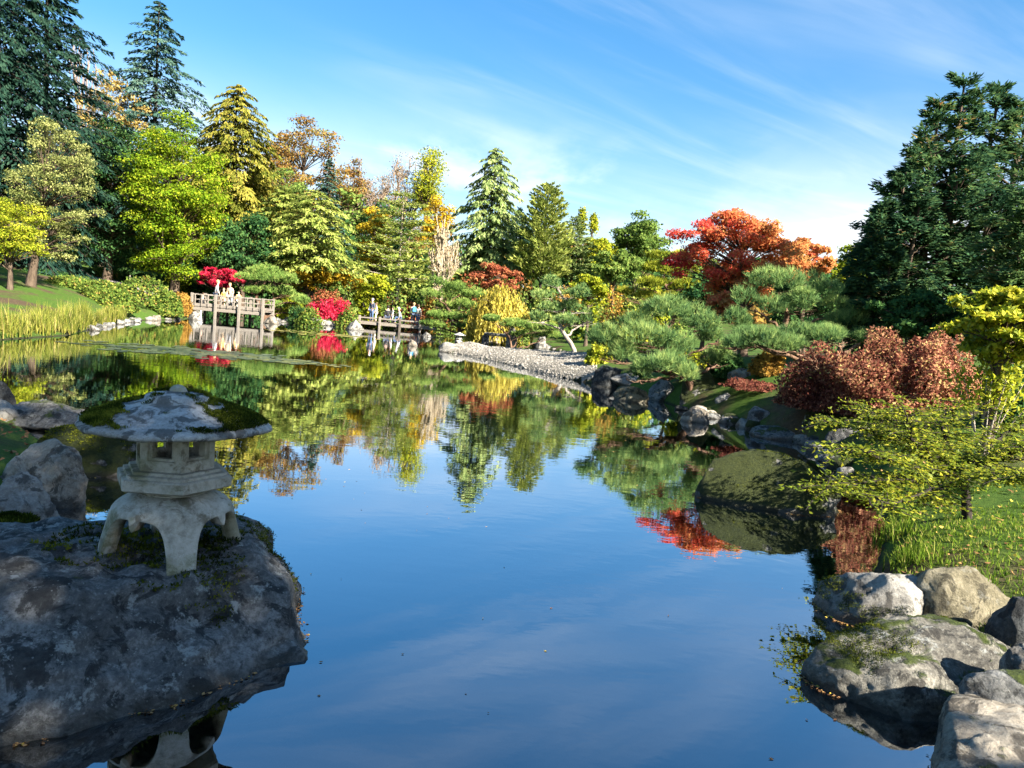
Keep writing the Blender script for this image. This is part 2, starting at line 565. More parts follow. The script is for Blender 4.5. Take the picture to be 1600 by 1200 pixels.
def clump(pl, c, r, n, size, flat=0.6, lift=0.0, tint=(0.5, 0.28), aspect=0.62, tb=0.0, spray=0.0):
    """a tuft of leaves lying on an uneven dome, denser above than below"""
    rng = pl.rng
    d = rdir(rng, n)
    d[:, 2] = np.where(rng.random(n) < 0.62, np.abs(d[:, 2]), d[:, 2])
    rr = r*(rng.random(n)**0.45)[:, None]
    C = np.asarray(c)+d*rr*np.array([1, 1, flat])
    nrm = unit(d*np.array([1, 1, 1/max(flat, .3)])+rng.normal(0, 0.55, (n, 3))+np.array([0, 0, lift]))
    U = unit(unit(np.cross(nrm, rdir(rng, n)))+spray*(d+np.array([0, 0, -.15])))
    ln = size*rng.uniform(0.65, 1.25, n)
    V, F = leaves(C, U, nrm, ln, ln*aspect)
    pl.add(V, F, np.clip(rng.normal(tint[0]+tb, tint[1], n), 0, 1))
def broadleaf(name, label, px, top, bot, wpx, d, leafm, seed, cat='tree', bark=BARK, nclump=34, per=110, size=None, cr=0.24,
              flat=0.62, trunk=None, group=None, shape=2.2, depth=0.9, gaps=0.35, base=None, lean=0.0, tint=(0.5, 0.28), limbs=True, dens=1.0, side=None, spray=0.0, aspect=0.62):
    p = at(px, top, d)
    ztop = p[2]; zb = at(px, bot, d)[2]
    hw = wpx/2*d/FPX*(1.15 if d > 50 else 1.0)
    bx = p[0]-lean if base is None else base
    gzb = gz(bx, d)
    pl = Plant(seed); rng = pl.rng
    zb = max(zb, gzb+0.05)
    cz = (ztop+zb)/2-gzb; rz = (ztop-zb)/2
    ox = p[0]-bx
    r = cr*min(hw, rz)*1.25
    if size is None: size = max(0.16, d*0.0042)
    if d > 24: size *= .86; per = int(per*1.15)
    H = ztop-gzb
    tr = trunk if trunk else 0.022*H+0.03
    P, rad = trunk_path(cz+rz*0.35, tr, (ox*0.8, 0), 0.03)
    pl.paths.append((P, rad))
    cs = []
    tries = 0
    while len(cs) < nclump and tries < 4000:
        tries += 1
        q = rdir(rng, 1)[0]*(rng.uniform(0.45, 1.0))
        if q[2] < -0.92: continue
        if q[1] > 0.55 and rng.random() < 0.5: continue
        w = (1-max(0, q[2])**shape*0.35)
        c = np.array([ox+q[0]*(hw-r*0.7)*w, q[1]*(hw*depth-r*0.7)*w, cz+q[2]*(rz-r*flat*0.8)])
        if any(np.linalg.norm((c-e)*np.array([1, 1, 1.25])) < r*gaps*2 for e in cs): continue
        cs.append(c)
    for c in cs:
        rr = r*rng.uniform(0.75, 1.3)
        tb = rng.normal(0, 0.10)
        if side is not None: tb += side*(c[0]-ox)/hw
        clump(pl, c, rr, int(per*dens*(rr/r)**2), size, flat, 0.15, tint, aspect, tb=tb, spray=spray)
        if limbs:
            k = np.clip(int(np.clip((c[2]-rr)/max(P[-1, 2], .1), 0.25, 0.95)*8), 1, 8)
            s = P[k]
            mid = (s+c)/2+np.array([0, 0, 0.12*np.linalg.norm(c-s)])*rng.uniform(-0.3, 1)
            b = bez(s, mid, c, 6)
            r0 = tr*(1-0.8*k/8)*0.45
            pl.paths.append((b, np.linspace(r0, r0*0.2, 6)))
            for _ in range(2):
                e = c+rdir(rng, 1)[0]*rr*0.9*np.array([1, 1, flat])
                pl.paths.append((bez(b[3], (b[3]+e)/2, e, 4), np.linspace(r0*0.35, r0*0.08, 4)))
    return pl.build(name, (bx, d, gzb), label, cat, leafm, bark, group)
def conifer(name, label, px, top, bot, wpx, d, leafm, seed, bark=BARK_D, nb=70, per=46, size=None, droop=0.35, rise=0.15, power=0.85, group=None,
            cat='conifer tree', hang=0.4, jag=0.25, blunt=0.0, aspect=0.40, trunkr=None, layers=None, tint=(0.5, 0.26), base=None, upright=0.0, top_h=None, xy=None):
    if xy is None:
        p = at(px, top, d); X = p[0] if base is None else base
        ztop = p[2]; zb = at(px, bot, d)[2]; hw = wpx/2*d/FPX
        g = gz(X, d)
    else:
        X, d, H0, hw, cb = xy
        g = gz(X, d); ztop = g+H0; zb = g+cb
    H = ztop-g; zb = max(zb-g, 0.15)
    if d > 40: hw *= 1.4; size0 = .82
    pl = Plant(seed); rng = pl.rng
    if size is None: size = max(0.2, d*0.0085)
    tr = trunkr or 0.011*H+0.04
    nb = int(nb*1.2); per = int(per*1.35)
    P, rad = trunk_path(H*0.99, tr, (0, 0), 0.006)
    pl.paths.append((P, rad))
    CC, UU, NN, LL, TT = [], [], [], [], []
    for i in range(nb):
        t = (i+0.5)/nb
        if layers:
            t = (np.floor(t*layers)+0.5+rng.normal(0, 0.08))/layers
        t = min(max(t, 0), 0.995)
        prof = (1-t)**power
        if blunt: prof = min(1.0, prof+blunt*(1-t**4)*0.6)
        L = hw*max(prof, 0.04)*rng.uniform(1-jag, 1+jag*0.7)
        z0 = zb+(H-zb)*t
        a = i*2.39996+rng.normal(0, 0.25)
        dv = np.array([math.cos(a), math.sin(a), 0])
        n = max(5, int(per*(0.25+0.75*prof)))
        s = rng.random(n)**0.75*0.95+0.05
        zz = (rise*s-droop*s*s+upright*s)*L
        sd = np.array([-dv[1], dv[0], 0])
        wd = (rng.random(n)*2-1)*0.30*L*(1.05-s)+rng.normal(0, 0.03, n)*L
        C = np.array([0, 0, z0])+dv*(s*L)[:, None]+sd[None]*wd[:, None]+np.array([0, 0, 1])*(zz-np.abs(wd)*0.25+rng.normal(0, 0.04, n)*L*0.5)[:, None]
        slope = rise+upright-2*droop*s
        U = dv[None]*1.0+np.stack([np.zeros(n), np.zeros(n), slope], 1)+sd[None]*(np.sign(wd)*0.8)[:, None]+np.array([0, 0, -hang])+rng.normal(0, 0.3, (n, 3))
        CC.append(C); UU.append(U)
        NN.append(np.array([0, 0, 1.0])+dv*0.5+rng.normal(0, 0.45, (n, 3)))
        LL.append(size*rng.uniform(0.6, 1.25, n)*(0.55+0.45*prof))
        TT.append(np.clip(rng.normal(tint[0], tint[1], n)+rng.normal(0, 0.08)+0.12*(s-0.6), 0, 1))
        sb = np.linspace(0, 0.92, 5)
        bp = np.array([0, 0, z0])+dv[None]*(sb*L)[:, None]+np.array([0, 0, 1])*((rise*sb-droop*sb*sb+upright*sb)*L)[:, None]
        r0 = max(tr*(1-t)*0.28, 0.012)
        pl.paths.append((bp, np.linspace(r0, r0*0.2, 5)))
    C = np.concatenate(CC); U = np.concatenate(UU); NM = np.concatenate(NN); L = np.concatenate(LL)
    V, F = leaves(C, U, NM, L, L*aspect, 0.1)
    pl.add(V, F, np.concatenate(TT))
    # leader
    n = 14
    C = np.stack([np.zeros(n), np.zeros(n), H*0.985-np.linspace(0, 0.05, n)*H], 1)
    V, F = leaves(C, rdir(rng, n)*np.array([1, 1, .3])+np.array([0, 0, 0.8]), rdir(rng, n), np.full(n, size*0.7), np.full(n, size*0.25))
    pl.add(V, F, rng.random(n))
    return pl.build(name, (X, d, g), label, cat, leafm, bark, group, sides=5)
def cypress(name, label, leaders, d, leafm, seed, trunkr=0.2, nbr=46, bark=BARK, size=0.22, tint=(0.5, 0.24), power=1.5):
    """open irregular cypress: several leaders, ascending limbs, flat fans of fine sprays towards the branch ends.
    leaders: (px, top, bottom, half width px, depth offset)"""
    p0 = at(leaders[0][0], leaders[0][1], d); X = p0[0]; g = gz(X, d)
    O = np.array([X, d, g])
    pl = Plant(seed); rng = pl.rng
    CC, UU, NN, LL, TT = [], [], [], [], []
    for px, top, bot, hwp, off in leaders:
        tp = at(px, top, d+off)-O; zb = max(at(px, bot, d+off)[2]-g, .3); hw = hwp*d/FPX
        foot = np.array([tp[0]*.35, tp[1]*.35, -.2])
        P = bez(foot, np.array([tp[0]*.9, tp[1]*.9, tp[2]*.35]), tp, 12)
        rad = trunkr*np.linspace(1, .12, 12); pl.paths.append((P, rad))
        H = tp[2]
        for i in range(nbr):
            t = ((i+rng.random())/nbr)**.72
            z = zb+(H-zb)*t
            k = np.interp(z, P[:, 2], np.arange(12)); s0 = np.array([np.interp(k, np.arange(12), P[:, j]) for j in range(3)])
            prof = max(.17, (1-t**power)**.75)
            L = hw*prof*rng.choice([.55, .8, 1.0, 1.12, .9])*rng.uniform(.9, 1.1)
            a = rng.uniform(0, 2*np.pi); dv = np.array([math.cos(a), math.sin(a), 0]); sd = np.array([-dv[1], dv[0], 0])
            up = rng.uniform(.15, .6)+.5*t; dr = rng.uniform(.3, .6)
            f = lambda s: s0+dv*(s*L)[:, None]+np.array([0, 0, 1])*((up*s-dr*s*s)*L)[:, None]
            sb = np.linspace(0, .95, 6); r0 = max(.05*prof, .015)*trunkr/.2
            bp = f(sb); pl.paths.append((bp, np.linspace(r0, r0*.25, 6)))
            ns = int(10+16*prof)
            s = rng.uniform(.28, 1.0, ns)**.8
            lat = rng.normal(0, .16, ns)*L*(1.15-s)*1.3
            B = f(s)+sd*lat[:, None]+np.array([0, 0, 1])*(rng.normal(0, .05, ns)*L-np.abs(lat)*.2)[:, None]
            br = rng.normal(0, .09)
            for b, ss, la in zip(B, s, lat):
                m_ = 9
                th = np.linspace(-1.15, 1.15, m_)+rng.normal(0, .15, m_)
                main = unit(dv*1.0+sd*np.sign(la)*.5*abs(rng.normal())+np.array([0, 0, up-2*dr*ss*.8+rng.normal(0, .2)]))
                side = unit(np.cross(main, np.array([0, 0, 1.])))
                U = main*np.cos(th)[:, None]+side*np.sin(th)[:, None]+np.array([0, 0, -.22])*np.abs(th)[:, None]+rng.normal(0, .12, (m_, 3))
                CC.append(np.repeat(b[None], m_, 0)+rng.normal(0, .05, (m_, 3))); UU.append(U)
                NN.append(np.array([0, 0, 1.])+rng.normal(0, .45, (m_, 3)))
                LL.append(size*rng.uniform(.6, 1.25, m_)*(1-.3*np.abs(th)/1.2))
                TT.append(np.clip(rng.normal(tint[0]+br, tint[1]*.6, m_)+rng.normal(0, tint[1]*.6), 0, .93)+(rng.random() < .03)*.3)
    C = np.concatenate(CC); L = np.concatenate(LL)
    V, F = leaves(C, np.concatenate(UU), np.concatenate(NN), L, L*.32, .08)
    pl.add(V, F, np.clip(np.concatenate(TT), 0, 1))
    return pl.build(name, tuple(O), label, 'conifer tree', leafm, bark, None, sides=5)
def bare(name, label, px, top, bot, wpx, d, twigm, seed, leafm=None, nl=0, group=None, size=None, trunkr=None, levels=4, cat='tree', stems=1, nbr=(2, 3)):
    """a leafless or nearly leafless tree: forking twigs, a few leaves left"""
    p = at(px, top, d); X = p[0]; g = gz(X, d); H = p[2]-g; hw = wpx/2*d/FPX
    pl = Plant(seed); rng = pl.rng
    tips = []
    mr = d*0.00042
    def grow(s, dv, L, r, lev):
        e = s+dv*L
        mid = (s+e)/2+rng.normal(0, 0.06*L, 3)
        b = bez(s, mid, e, 5)
        pl.paths.append((b, np.linspace(max(r, mr), max(r*0.6, mr), 5)))
        if lev == 0:
            tips.append(e); return
        for k in range(rng.integers(nbr[0], nbr[1]+1)+ (1 if lev == levels else 0)):
            nd_ = unit(dv+rng.normal(0, 0.55, 3)*np.array([1, 1, 0.5])+np.array([0, 0, 0.12]))
            grow(b[rng.integers(2, 5)], nd_, L*rng.uniform(0.6, 0.86), r*0.6, lev-1)
    tr = trunkr or 0.014*H+0.03
    for k in range(stems):
        dv = unit(np.array([0, 0, 1])+rng.normal(0, 0.12 if stems > 1 else 0.03, 3))
        grow(np.array([rng.normal(0, .1)*(stems > 1), 0, -0.2]), dv, H*0.30, tr, levels)
    # stretch to the height it has
    top_z = max(pp[0][:, 2].max() for pp in pl.paths); k = H/top_z
    mxr = max(np.abs(pp[0][:, 0]).max() for pp in pl.paths); kx = hw/mxr
    pl.paths = [(pp[0]*np.array([kx, kx, k]), pp[1]) for pp in pl.paths]
    if leafm and nl:
        tp = np.array(tips)*np.array([kx, kx, k])
        C = tp[rng.integers(0, len(tp), nl)]+rng.normal(0, hw*0.09, (nl, 3))
        size = size or max(0.14, d*0.0035)
        L = size*rng.uniform(0.6, 1.2, nl)
        V, F = leaves(C, rdir(rng, nl), rdir(rng, nl)+np.array([0, 0, .6]), L, L*0.7)
        pl.add(V, F, rng.random(nl))
    return pl.build(name, (X, d, g), label, cat, leafm, twigm, group, sides=4)
def mound(name, label, px, top, bot, wpx, d, leafm, seed, n=2600, size=None, group=None, cat='shrub', depth=0.8, rough=0.10, bark=BARK_D, sq=2.4, dome=0.25, xyz=None, tint=(.5, .28)):
    """clipped or natural shrub: leafy shell over stems"""
    if xyz is None:
        p = at(px, top, d); X = p[0]; g = gz(X, d)
        zb = 0; H = max(p[2]-g, 0.2); hw = wpx/2*d/FPX
    else:
        X, d, H, hw = xyz; g = gz(X, d); zb = 0
    pl = Plant(seed); rng = pl.rng
    if size is None: size = max(0.05, d*0.0032)
    dv = rdir(rng, n)
    dv[:, 2] = np.abs(dv[:, 2])*1.0-dome*(rng.random(n) < 0.3)
    dv = unit(dv)
    rr = (np.abs(dv)**sq).sum(1)**(-1/sq)
    nz = 1+rough*1.6*(fbm(dv*2.3+seed, 3, seed)-.45)
    shell = 1-0.28*rng.random(n)**2
    C = dv*(rr*nz*shell)[:, None]*np.array([hw, hw*depth, (H-zb)*0.98])*np.array([1, 1, 1.0])+np.array([0, 0, zb])
    C[:, 2] = np.maximum(C[:, 2], 0.02)
    nrm = unit(dv+rng.normal(0, 0.5, (n, 3)))
    U = np.cross(nrm, rdir(rng, n))+nrm*0.35
    L = size*rng.uniform(0.65, 1.25, n)
    V, F = leaves(C, U, nrm, L, L*0.6)
    pl.add(V, F, np.clip(rng.normal(tint[0], tint[1], n)+0.5*(nz-1), 0, 1))
    for k in range(9):
        e = unit(np.array([rng.normal(0, .7), rng.normal(0, .7), 0.9]))*np.array([hw, hw*depth, H])*0.8
        pl.paths.append((bez((rng.normal(0, .05), rng.normal(0, .05), -0.1), e*np.array([.4, .4, .7]), e, 5), np.linspace(0.03, 0.008, 5)*max(H, 0.5)))
    return pl.build(name, (X, d, g), label, cat, leafm, bark, group, sides=4, crown='foliage', wood='stems')
def pad_needles(pl, c, rx, ry, rz, n, k, ln, wd, up=0.9, tint=(0.5, 0.22), spread=0.42):
    rng = pl.rng
    d = rdir(rng, n); d[:, 2] = np.abs(d[:, 2])*np.where(rng.random(n) < 0.82, 1, -0.35)
    nz = 1+0.24*fbm(d*2.4+np.asarray(c), 2, 3)
    C = np.asarray(c)+d*np.array([rx, ry, rz])*((0.55+0.45*rng.random(n)**0.5)*nz)[:, None]
    U = d*np.array([1/rx, 1/ry, 1/rz])*min(rx, rz)*0.6+np.array([0, 0, up])+rng.normal(0, 0.2, (n, 3))
    V, F = needles(C, U, rng, k, ln, wd, spread)
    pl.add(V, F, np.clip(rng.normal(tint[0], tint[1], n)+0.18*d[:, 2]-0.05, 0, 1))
def pine(name, label, basepx, d, pads, leafm, seed, ln, wd, k=9, dens=1.0, trunkr=0.12, group=None, cat='pine tree', base=None, bark=BARK_PINE, lift=0.0, depth=0.8, twigs=True):
    """cloud pruned pine: pads = (px, py, width, height, distance offset)"""
    b = base if base is not None else tuple(at(basepx[0], basepx[1], d)[:2])
    g = gz(b[0], b[1])
    O = np.array([b[0], b[1], g])
    pl = Plant(seed); rng = pl.rng
    cs = []
    for q in pads:
        px, py, w, h = q[:4]; off = q[4] if len(q) > 4 else rng.uniform(-0.5, 0.5)*w*d/FPX*0.4
        c = at(px, py, d+off)-O
        sc = (d+off)/FPX
        cs.append((c, w/2*sc, h/2*sc))
    topc = max(cs, key=lambda e: e[0][2])
    e = topc[0]-np.array([0, 0, topc[2]*0.6])
    n = 12; t = np.linspace(0, 1, n)
    P = np.outer(t**0.9, e); P[:, 0] += 0.12*e[2]*np.sin(t*6.0+seed)*np.sin(t*np.pi); P[:, 1] += 0.10*e[2]*np.cos(t*5+seed)*np.sin(t*np.pi)
    P[0, 2] -= 0.25
    rad = trunkr*(1-0.72*t); rad[0] *= 1.3
    pl.paths.append((P, rad))
    for c, hw, hh in cs:
        a = hw*hw*depth
        ntuft = int(dens*max(110, 16.0*a/(ln*ln)))
        # a pad is a few overlapping cushions
        m_ = max(2, int(hw/0.35)) if hw > 0.4 else 2
        m_ = min(m_, 7)
        for j in range(m_):
            q = np.array([rng.uniform(-.62, .62)*hw, rng.uniform(-.6, .6)*hw*depth, rng.uniform(-.35, .45)*hh])
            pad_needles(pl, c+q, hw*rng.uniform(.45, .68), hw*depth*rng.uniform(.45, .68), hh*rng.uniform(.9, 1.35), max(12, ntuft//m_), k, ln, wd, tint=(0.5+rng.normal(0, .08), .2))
        i = int(np.argmin(np.abs(P[:, 2]-(c[2]-0.3*np.linalg.norm(c[:2]-P[-1, :2])-hh))))
        i = min(max(i, 2), n-1)
        s = P[i]; en = c-np.array([0, 0, hh*0.35])
        dist = np.linalg.norm(en-s)
        mid = (s+en)/2+np.array([rng.normal(0, .1), rng.normal(0, .1), rng.uniform(-.05, .22)])*dist
        bp = bez(s, mid, en, 8)
        bp[1:-1] += rng.normal(0, 0.025, (6, 3))*dist
        r0 = rad[i]*0.6
        pl.paths.append((bp, np.linspace(r0, r0*0.3, 8)))
        if twigs:
            for _ in range(9):
                q = en+np.array([rng.uniform(-.85, .85)*hw, rng.uniform(-.85, .85)*hw*depth, rng.uniform(-.2, .5)*hh])
                s2 = bp[rng.integers(4, 8)]
                pl.paths.append((bez(s2, (s2+q)/2+np.array([0, 0, -.05*dist]), q, 5), np.linspace(r0*0.3, r0*0.07, 5)))
    return pl.build(name, tuple(O), label, cat, leafm, bark, group, sides=6)
def reeds(name, label, pts, hmin, hmax, leafm, seed, n, width, spread=0.35, cat='grass', kind=None, group=None, root=None, seg=4):
    """arching blades growing from a set of ground points"""
    rng = np.random.default_rng(seed)
    pts = np.asarray(pts)
    c0 = pts.mean(0)
    b = pts[rng.integers(0, len(pts), n)]
    H = rng.uniform(hmin, hmax, n)*(1+.45*vnoise(b*np.array([1.6, 1.6, 0])+seed, seed))
    a = rng.uniform(0, 2*np.pi, n); ln = np.abs(rng.normal(0, spread, n))*H
    t = np.linspace(0, 1, seg)
    dv = np.stack([np.cos(a), np.sin(a), np.zeros(n)], 1)
    sv = np.stack([-np.sin(a), np.cos(a), np.zeros(n)], 1)
    P = b[:, None]+dv[:, None]*(ln[:, None]*t[None]**2)[..., None]+np.array([0, 0, 1])*(H[:, None]*(t-0.18*t**3*np.minimum(1, ln/H)[:, None]*2))[..., None]
    wv = width*(1-t*0.93)*0.5
    A = P+sv[:, None]*wv[None, :, None]; B = P-sv[:, None]*wv[None, :, None]
    V = np.stack([A, B], 2).reshape(-1, 3)-c0
    base = (np.arange(n)*seg*2)[:, None]; k = np.arange(seg-1)[None]*2
    F = np.stack([base+k, base+k+1, base+k+3, base+k+2], -1).reshape(-1, 4)
    T = np.repeat(np.clip(rng.normal(.5, .28, n), 0, 1), seg*2)
    o = link(name, mesh_np(name, V, F, T), leafm, None, tuple(c0))
    return tag(o, label, cat, group, kind)

# ------------------------------------------------------------------ rocks
ICO = {}
def ico(level):
    if level not in ICO:
        bm = bmesh.new()
        bmesh.ops.create_icosphere(bm, subdivisions=level, radius=1)
        V = np.array([v.co[:] for v in bm.verts]); F = np.array([[v.index for v in f.verts] for f in bm.faces])
        bm.free(); ICO[level] = (V, F)
    return ICO[level]
def rock_shape(level, size, seed, rough=0.10, cuts=7, p=2.6, cutd=(0.6, 0.9), flat_top=None, crisp=1.0):
    V, F = ico(level)
    rng = np.random.default_rng(seed)
    r = (np.abs(V)**p).sum(1)**(-1/p)
    P = V*r[:, None]
    P = P*(1+0.16*fbm(V*1.1+seed*3.7, 2, seed))[:, None]
    for _ in range(cuts):
        nn = rng.normal(0, 1, 3); nn[2] = abs(nn[2])*0.8; nn /= np.linalg.norm(nn)
        dd = rng.uniform(*cutd)
        q = P@nn-dd
        P = P-np.maximum(q, 0)[:, None]*nn*0.88
    if flat_top is not None:
        q = P[:, 2]-flat_top
        P[:, 2] -= np.maximum(q, 0)*0.8
    s = np.asarray(size)
    Q = P*s
    ms = float(np.min(s))
    nrm = unit(V/s)
    rg = (1-np.abs(vnoise(Q/ms*1.5+seed*1.3, seed+9)))**10
    Q = Q-nrm*(0.07*crisp*ms*rg)[:, None]
    Q = Q+nrm*(rough*ms*fbm(Q/ms*1.5+seed, 4, seed+1, 0.55)+0.035*crisp*ms*fbm(Q/ms*6+seed, 4, seed+5, .6))[:, None]
    return Q, F
RN = [0]
def rock(label, px, py, wpx, hpx, mat, seed, level=4, depth=0.8, z0=0.0, rot=0.0, rough=0.10, cuts=7, p=2.6, group=None, name='rock', sink=0.45, world=None, flat_top=None, cutd=(0.6, 0.9), crisp=1.0):
    """py is where its front foot meets level z0"""
    if world is None:
        q = W(px, py, z0); d = np.hypot(q[1], q[0]-0)
        dd = np.linalg.norm(q-CAM)
        w = wpx*dd/FPX; h = hpx*dd/FPX
        dep = w*depth
        dirv = unit(np.array([q[0], q[1], 0]))
        c = q+dirv*dep*0.42
        c[2] = z0
    else:
        c, w, dep, h = world; c = np.array(c, float)
    hz = h*(1+sink)/2
    Q, F = rock_shape(level, (w/2, dep/2, hz), seed, rough, cuts, p, cutd, flat_top, crisp)
    Q[:, 2] += h-Q[:, 2].max()
    o = link(name, mesh_np(name, Q, F, smooth=True), mat, None, tuple(c))
    o.rotation_euler = (0, 0, rot)
    tag(o, label, 'rock', group)
    return o

# ------------------------------------------------------------------ leaf colours
G = {}
G['darkfir'] = leaf_mat('needles_dark_fir', [(0, (0.004, 0.013, 0.010)), (0.5, (0.011, 0.030, 0.021)), (1, (0.03, 0.06, 0.036))], 0.12)
G['spruce'] = leaf_mat('needles_blue_spruce', [(0, (0.012, 0.035, 0.03)), (0.5, (0.04, 0.085, 0.065)), (1, (0.11, 0.17, 0.12))], 0.15)
G['spruce2'] = leaf_mat('needles_green_spruce', [(0, (0.04, 0.07, 0.02)), (0.5, (0.15, 0.21, 0.065)), (1, (0.34, 0.38, 0.14))], 0.25)
G['gold'] = leaf_mat('needles_golden_cedar', [(0, (0.04, 0.055, 0.008)), (0.5, (0.14, 0.145, 0.022)), (1, (0.32, 0.26, 0.05))], 0.25)
G['bright'] = leaf_mat('leaves_bright_green', [(0, (0.05, 0.11, 0.008)), (0.5, (0.17, 0.26, 0.014)), (1, (0.40, 0.42, 0.03))], 0.4)
G['deep'] = leaf_mat('leaves_deep_green', [(0, (0.014, 0.045, 0.018)), (0.5, (0.04, 0.10, 0.03)), (1, (0.10, 0.17, 0.045))], 0.3)
G['soft'] = leaf_mat('needles_soft_green', [(0, (0.08, 0.12, 0.022)), (0.5, (0.22, 0.27, 0.055)), (1, (0.42, 0.43, 0.11))], 0.35)
G['mid'] = leaf_mat('leaves_mid_green', [(0, (0.045, 0.085, 0.02)), (0.5, (0.13, 0.20, 0.04)), (1, (0.28, 0.33, 0.08))], 0.35)
G['brown'] = leaf_mat('leaves_brown_orange', [(0, (0.08, 0.05, 0.02)), (0.35, (0.22, 0.11, 0.03)), (0.65, (0.30, 0.20, 0.05)), (1, (0.13, 0.15, 0.05))], 0.35)
G['twighaze'] = leaf_mat('leaves_last_brown', [(0, (0.12, 0.09, 0.06)), (0.5, (0.28, 0.20, 0.12)), (1, (0.42, 0.32, 0.18))], 0.35)
G['tan'] = leaf_mat('leaves_tan_yellow', [(0, (0.12, 0.08, 0.03)), (0.5, (0.36, 0.26, 0.07)), (1, (0.5, 0.38, 0.14))], 0.35)
G['yellow'] = leaf_mat('leaves_yellow', [(0, (0.22, 0.14, 0.01)), (0.5, (0.5, 0.33, 0.02)), (1, (0.62, 0.48, 0.05))], 0.4)
G['ygreen'] = leaf_mat('leaves_yellow_green', [(0, (0.10, 0.14, 0.012)), (0.5, (0.26, 0.30, 0.02)), (1, (0.52, 0.47, 0.05))], 0.4)
G['orange'] = leaf_mat('leaves_orange_yellow', [(0, (0.14, 0.12, 0.015)), (0.4, (0.42, 0.24, 0.02)), (0.75, (0.5, 0.36, 0.03)), (1, (0.25, 0.27, 0.04))], 0.35)
G['redmaple'] = leaf_mat('leaves_red_to_orange', [(0, (0.50, 0.05, 0.05)), (0.28, (0.58, 0.10, 0.06)), (0.5, (0.54, 0.18, 0.07)), (0.75, (0.50, 0.24, 0.08)), (1, (0.40, 0.22, 0.07))], 0.4, big=0.25)
G['crimson'] = leaf_mat('leaves_crimson', [(0, (0.24, 0.008, 0.025)), (0.5, (0.50, 0.018, 0.055)), (1, (0.66, 0.08, 0.11))], 0.35)
G['russet'] = leaf_mat('leaves_russet', [(0, (0.14, 0.03, 0.02)), (0.5, (0.34, 0.10, 0.05)), (1, (0.42, 0.20, 0.08))], 0.3)
G['wine'] = leaf_mat('leaves_wine_brown', [(0, (0.09, 0.025, 0.02)), (0.4, (0.24, 0.085, 0.055)), (0.75, (0.42, 0.21, 0.12)), (1, (0.50, 0.37, 0.14))], 0.4)
G['pine'] = leaf_mat('needles_pine', [(0, (0.05, 0.10, 0.025)), (0.5, (0.17, 0.27, 0.06)), (1, (0.38, 0.44, 0.12))], 0.3)
G['pineblue'] = leaf_mat('needles_pine_bluish', [(0, (0.03, 0.08, 0.035)), (0.5, (0.16, 0.26, 0.085)), (1, (0.38, 0.45, 0.14))], 0.3)
G['azalea'] = leaf_mat('leaves_azalea', [(0, (0.03, 0.065, 0.014)), (0.5, (0.11, 0.17, 0.03)), (0.9, (0.26, 0.28, 0.05)), (1, (0.38, 0.24, 0.07))], 0.3)
G['azorange'] = leaf_mat('leaves_azalea_orange', [(0, (0.10, 0.07, 0.02)), (0.5, (0.36, 0.19, 0.04)), (1, (0.5, 0.33, 0.07))], 0.3)
G['azbrown'] = leaf_mat('leaves_azalea_red_brown', [(0, (0.11, 0.03, 0.018)), (0.5, (0.27, 0.09, 0.04)), (1, (0.36, 0.17, 0.07))], 0.25)
G['olive'] = leaf_mat('leaves_olive_pale', [(0, (0.07, 0.09, 0.025)), (0.5, (0.20, 0.225, 0.065)), (1, (0.42, 0.41, 0.15))], 0.35)
G['cypress'] = leaf_mat('sprays_cypress', [(0, (0.012, 0.04, 0.024)), (0.5, (0.045, 0.10, 0.045)), (0.92, (0.13, 0.20, 0.06)), (1, (0.34, 0.20, 0.08))], 0.25)
G['yew'] = leaf_mat('leaves_yellow_green_near', [(0, (0.05, 0.085, 0.008)), (0.5, (0.16, 0.20, 0.015)), (1, (0.40, 0.37, 0.03))], 0.4, gloss=True)
G['lime'] = leaf_mat('leaves_lime_yellow', [(0, (0.10, 0.15, 0.01)), (0.5, (0.32, 0.35, 0.02)), (1, (0.6, 0.52, 0.05))], 0.45, gloss=True)
G['reed'] = leaf_mat('blades_reed', [(0, (0.06, 0.10, 0.02)), (0.4, (0.18, 0.21, 0.035)), (0.7, (0.34, 0.33, 0.06)), (1, (0.52, 0.42, 0.16))], 0.4)
G['iris'] = leaf_mat('blades_yellow_iris', [(0, (0.28, 0.22, 0.015)), (0.5, (0.55, 0.42, 0.02)), (1, (0.66, 0.55, 0.08))], 0.4)
G['grass'] = leaf_mat('blades_lawn', [(0, (0.04, 0.08, 0.01)), (0.5, (0.12, 0.21, 0.02)), (0.85, (0.28, 0.33, 0.05)), (1, (0.40, 0.34, 0.12))], 0.4)
G['mossb'] = leaf_mat('moss_fronds', [(0, (0.012, 0.02, 0.004)), (0.5, (0.05, 0.065, 0.008)), (1, (0.16, 0.17, 0.02))], 0.2)
G['litter'] = leaf_mat('fallen_leaf_litter', [(0, (0.10, 0.05, 0.025)), (0.5, (0.28, 0.15, 0.07)), (0.85, (0.42, 0.25, 0.10)), (1, (0.55, 0.42, 0.05))], 0.1)
TWIG = bark_mat('twigs_grey_brown', (0.13, 0.09, 0.065), (0.33, 0.25, 0.19))
TWIG_P = bark_mat('twigs_pale', (0.26, 0.20, 0.13), (0.52, 0.44, 0.30))

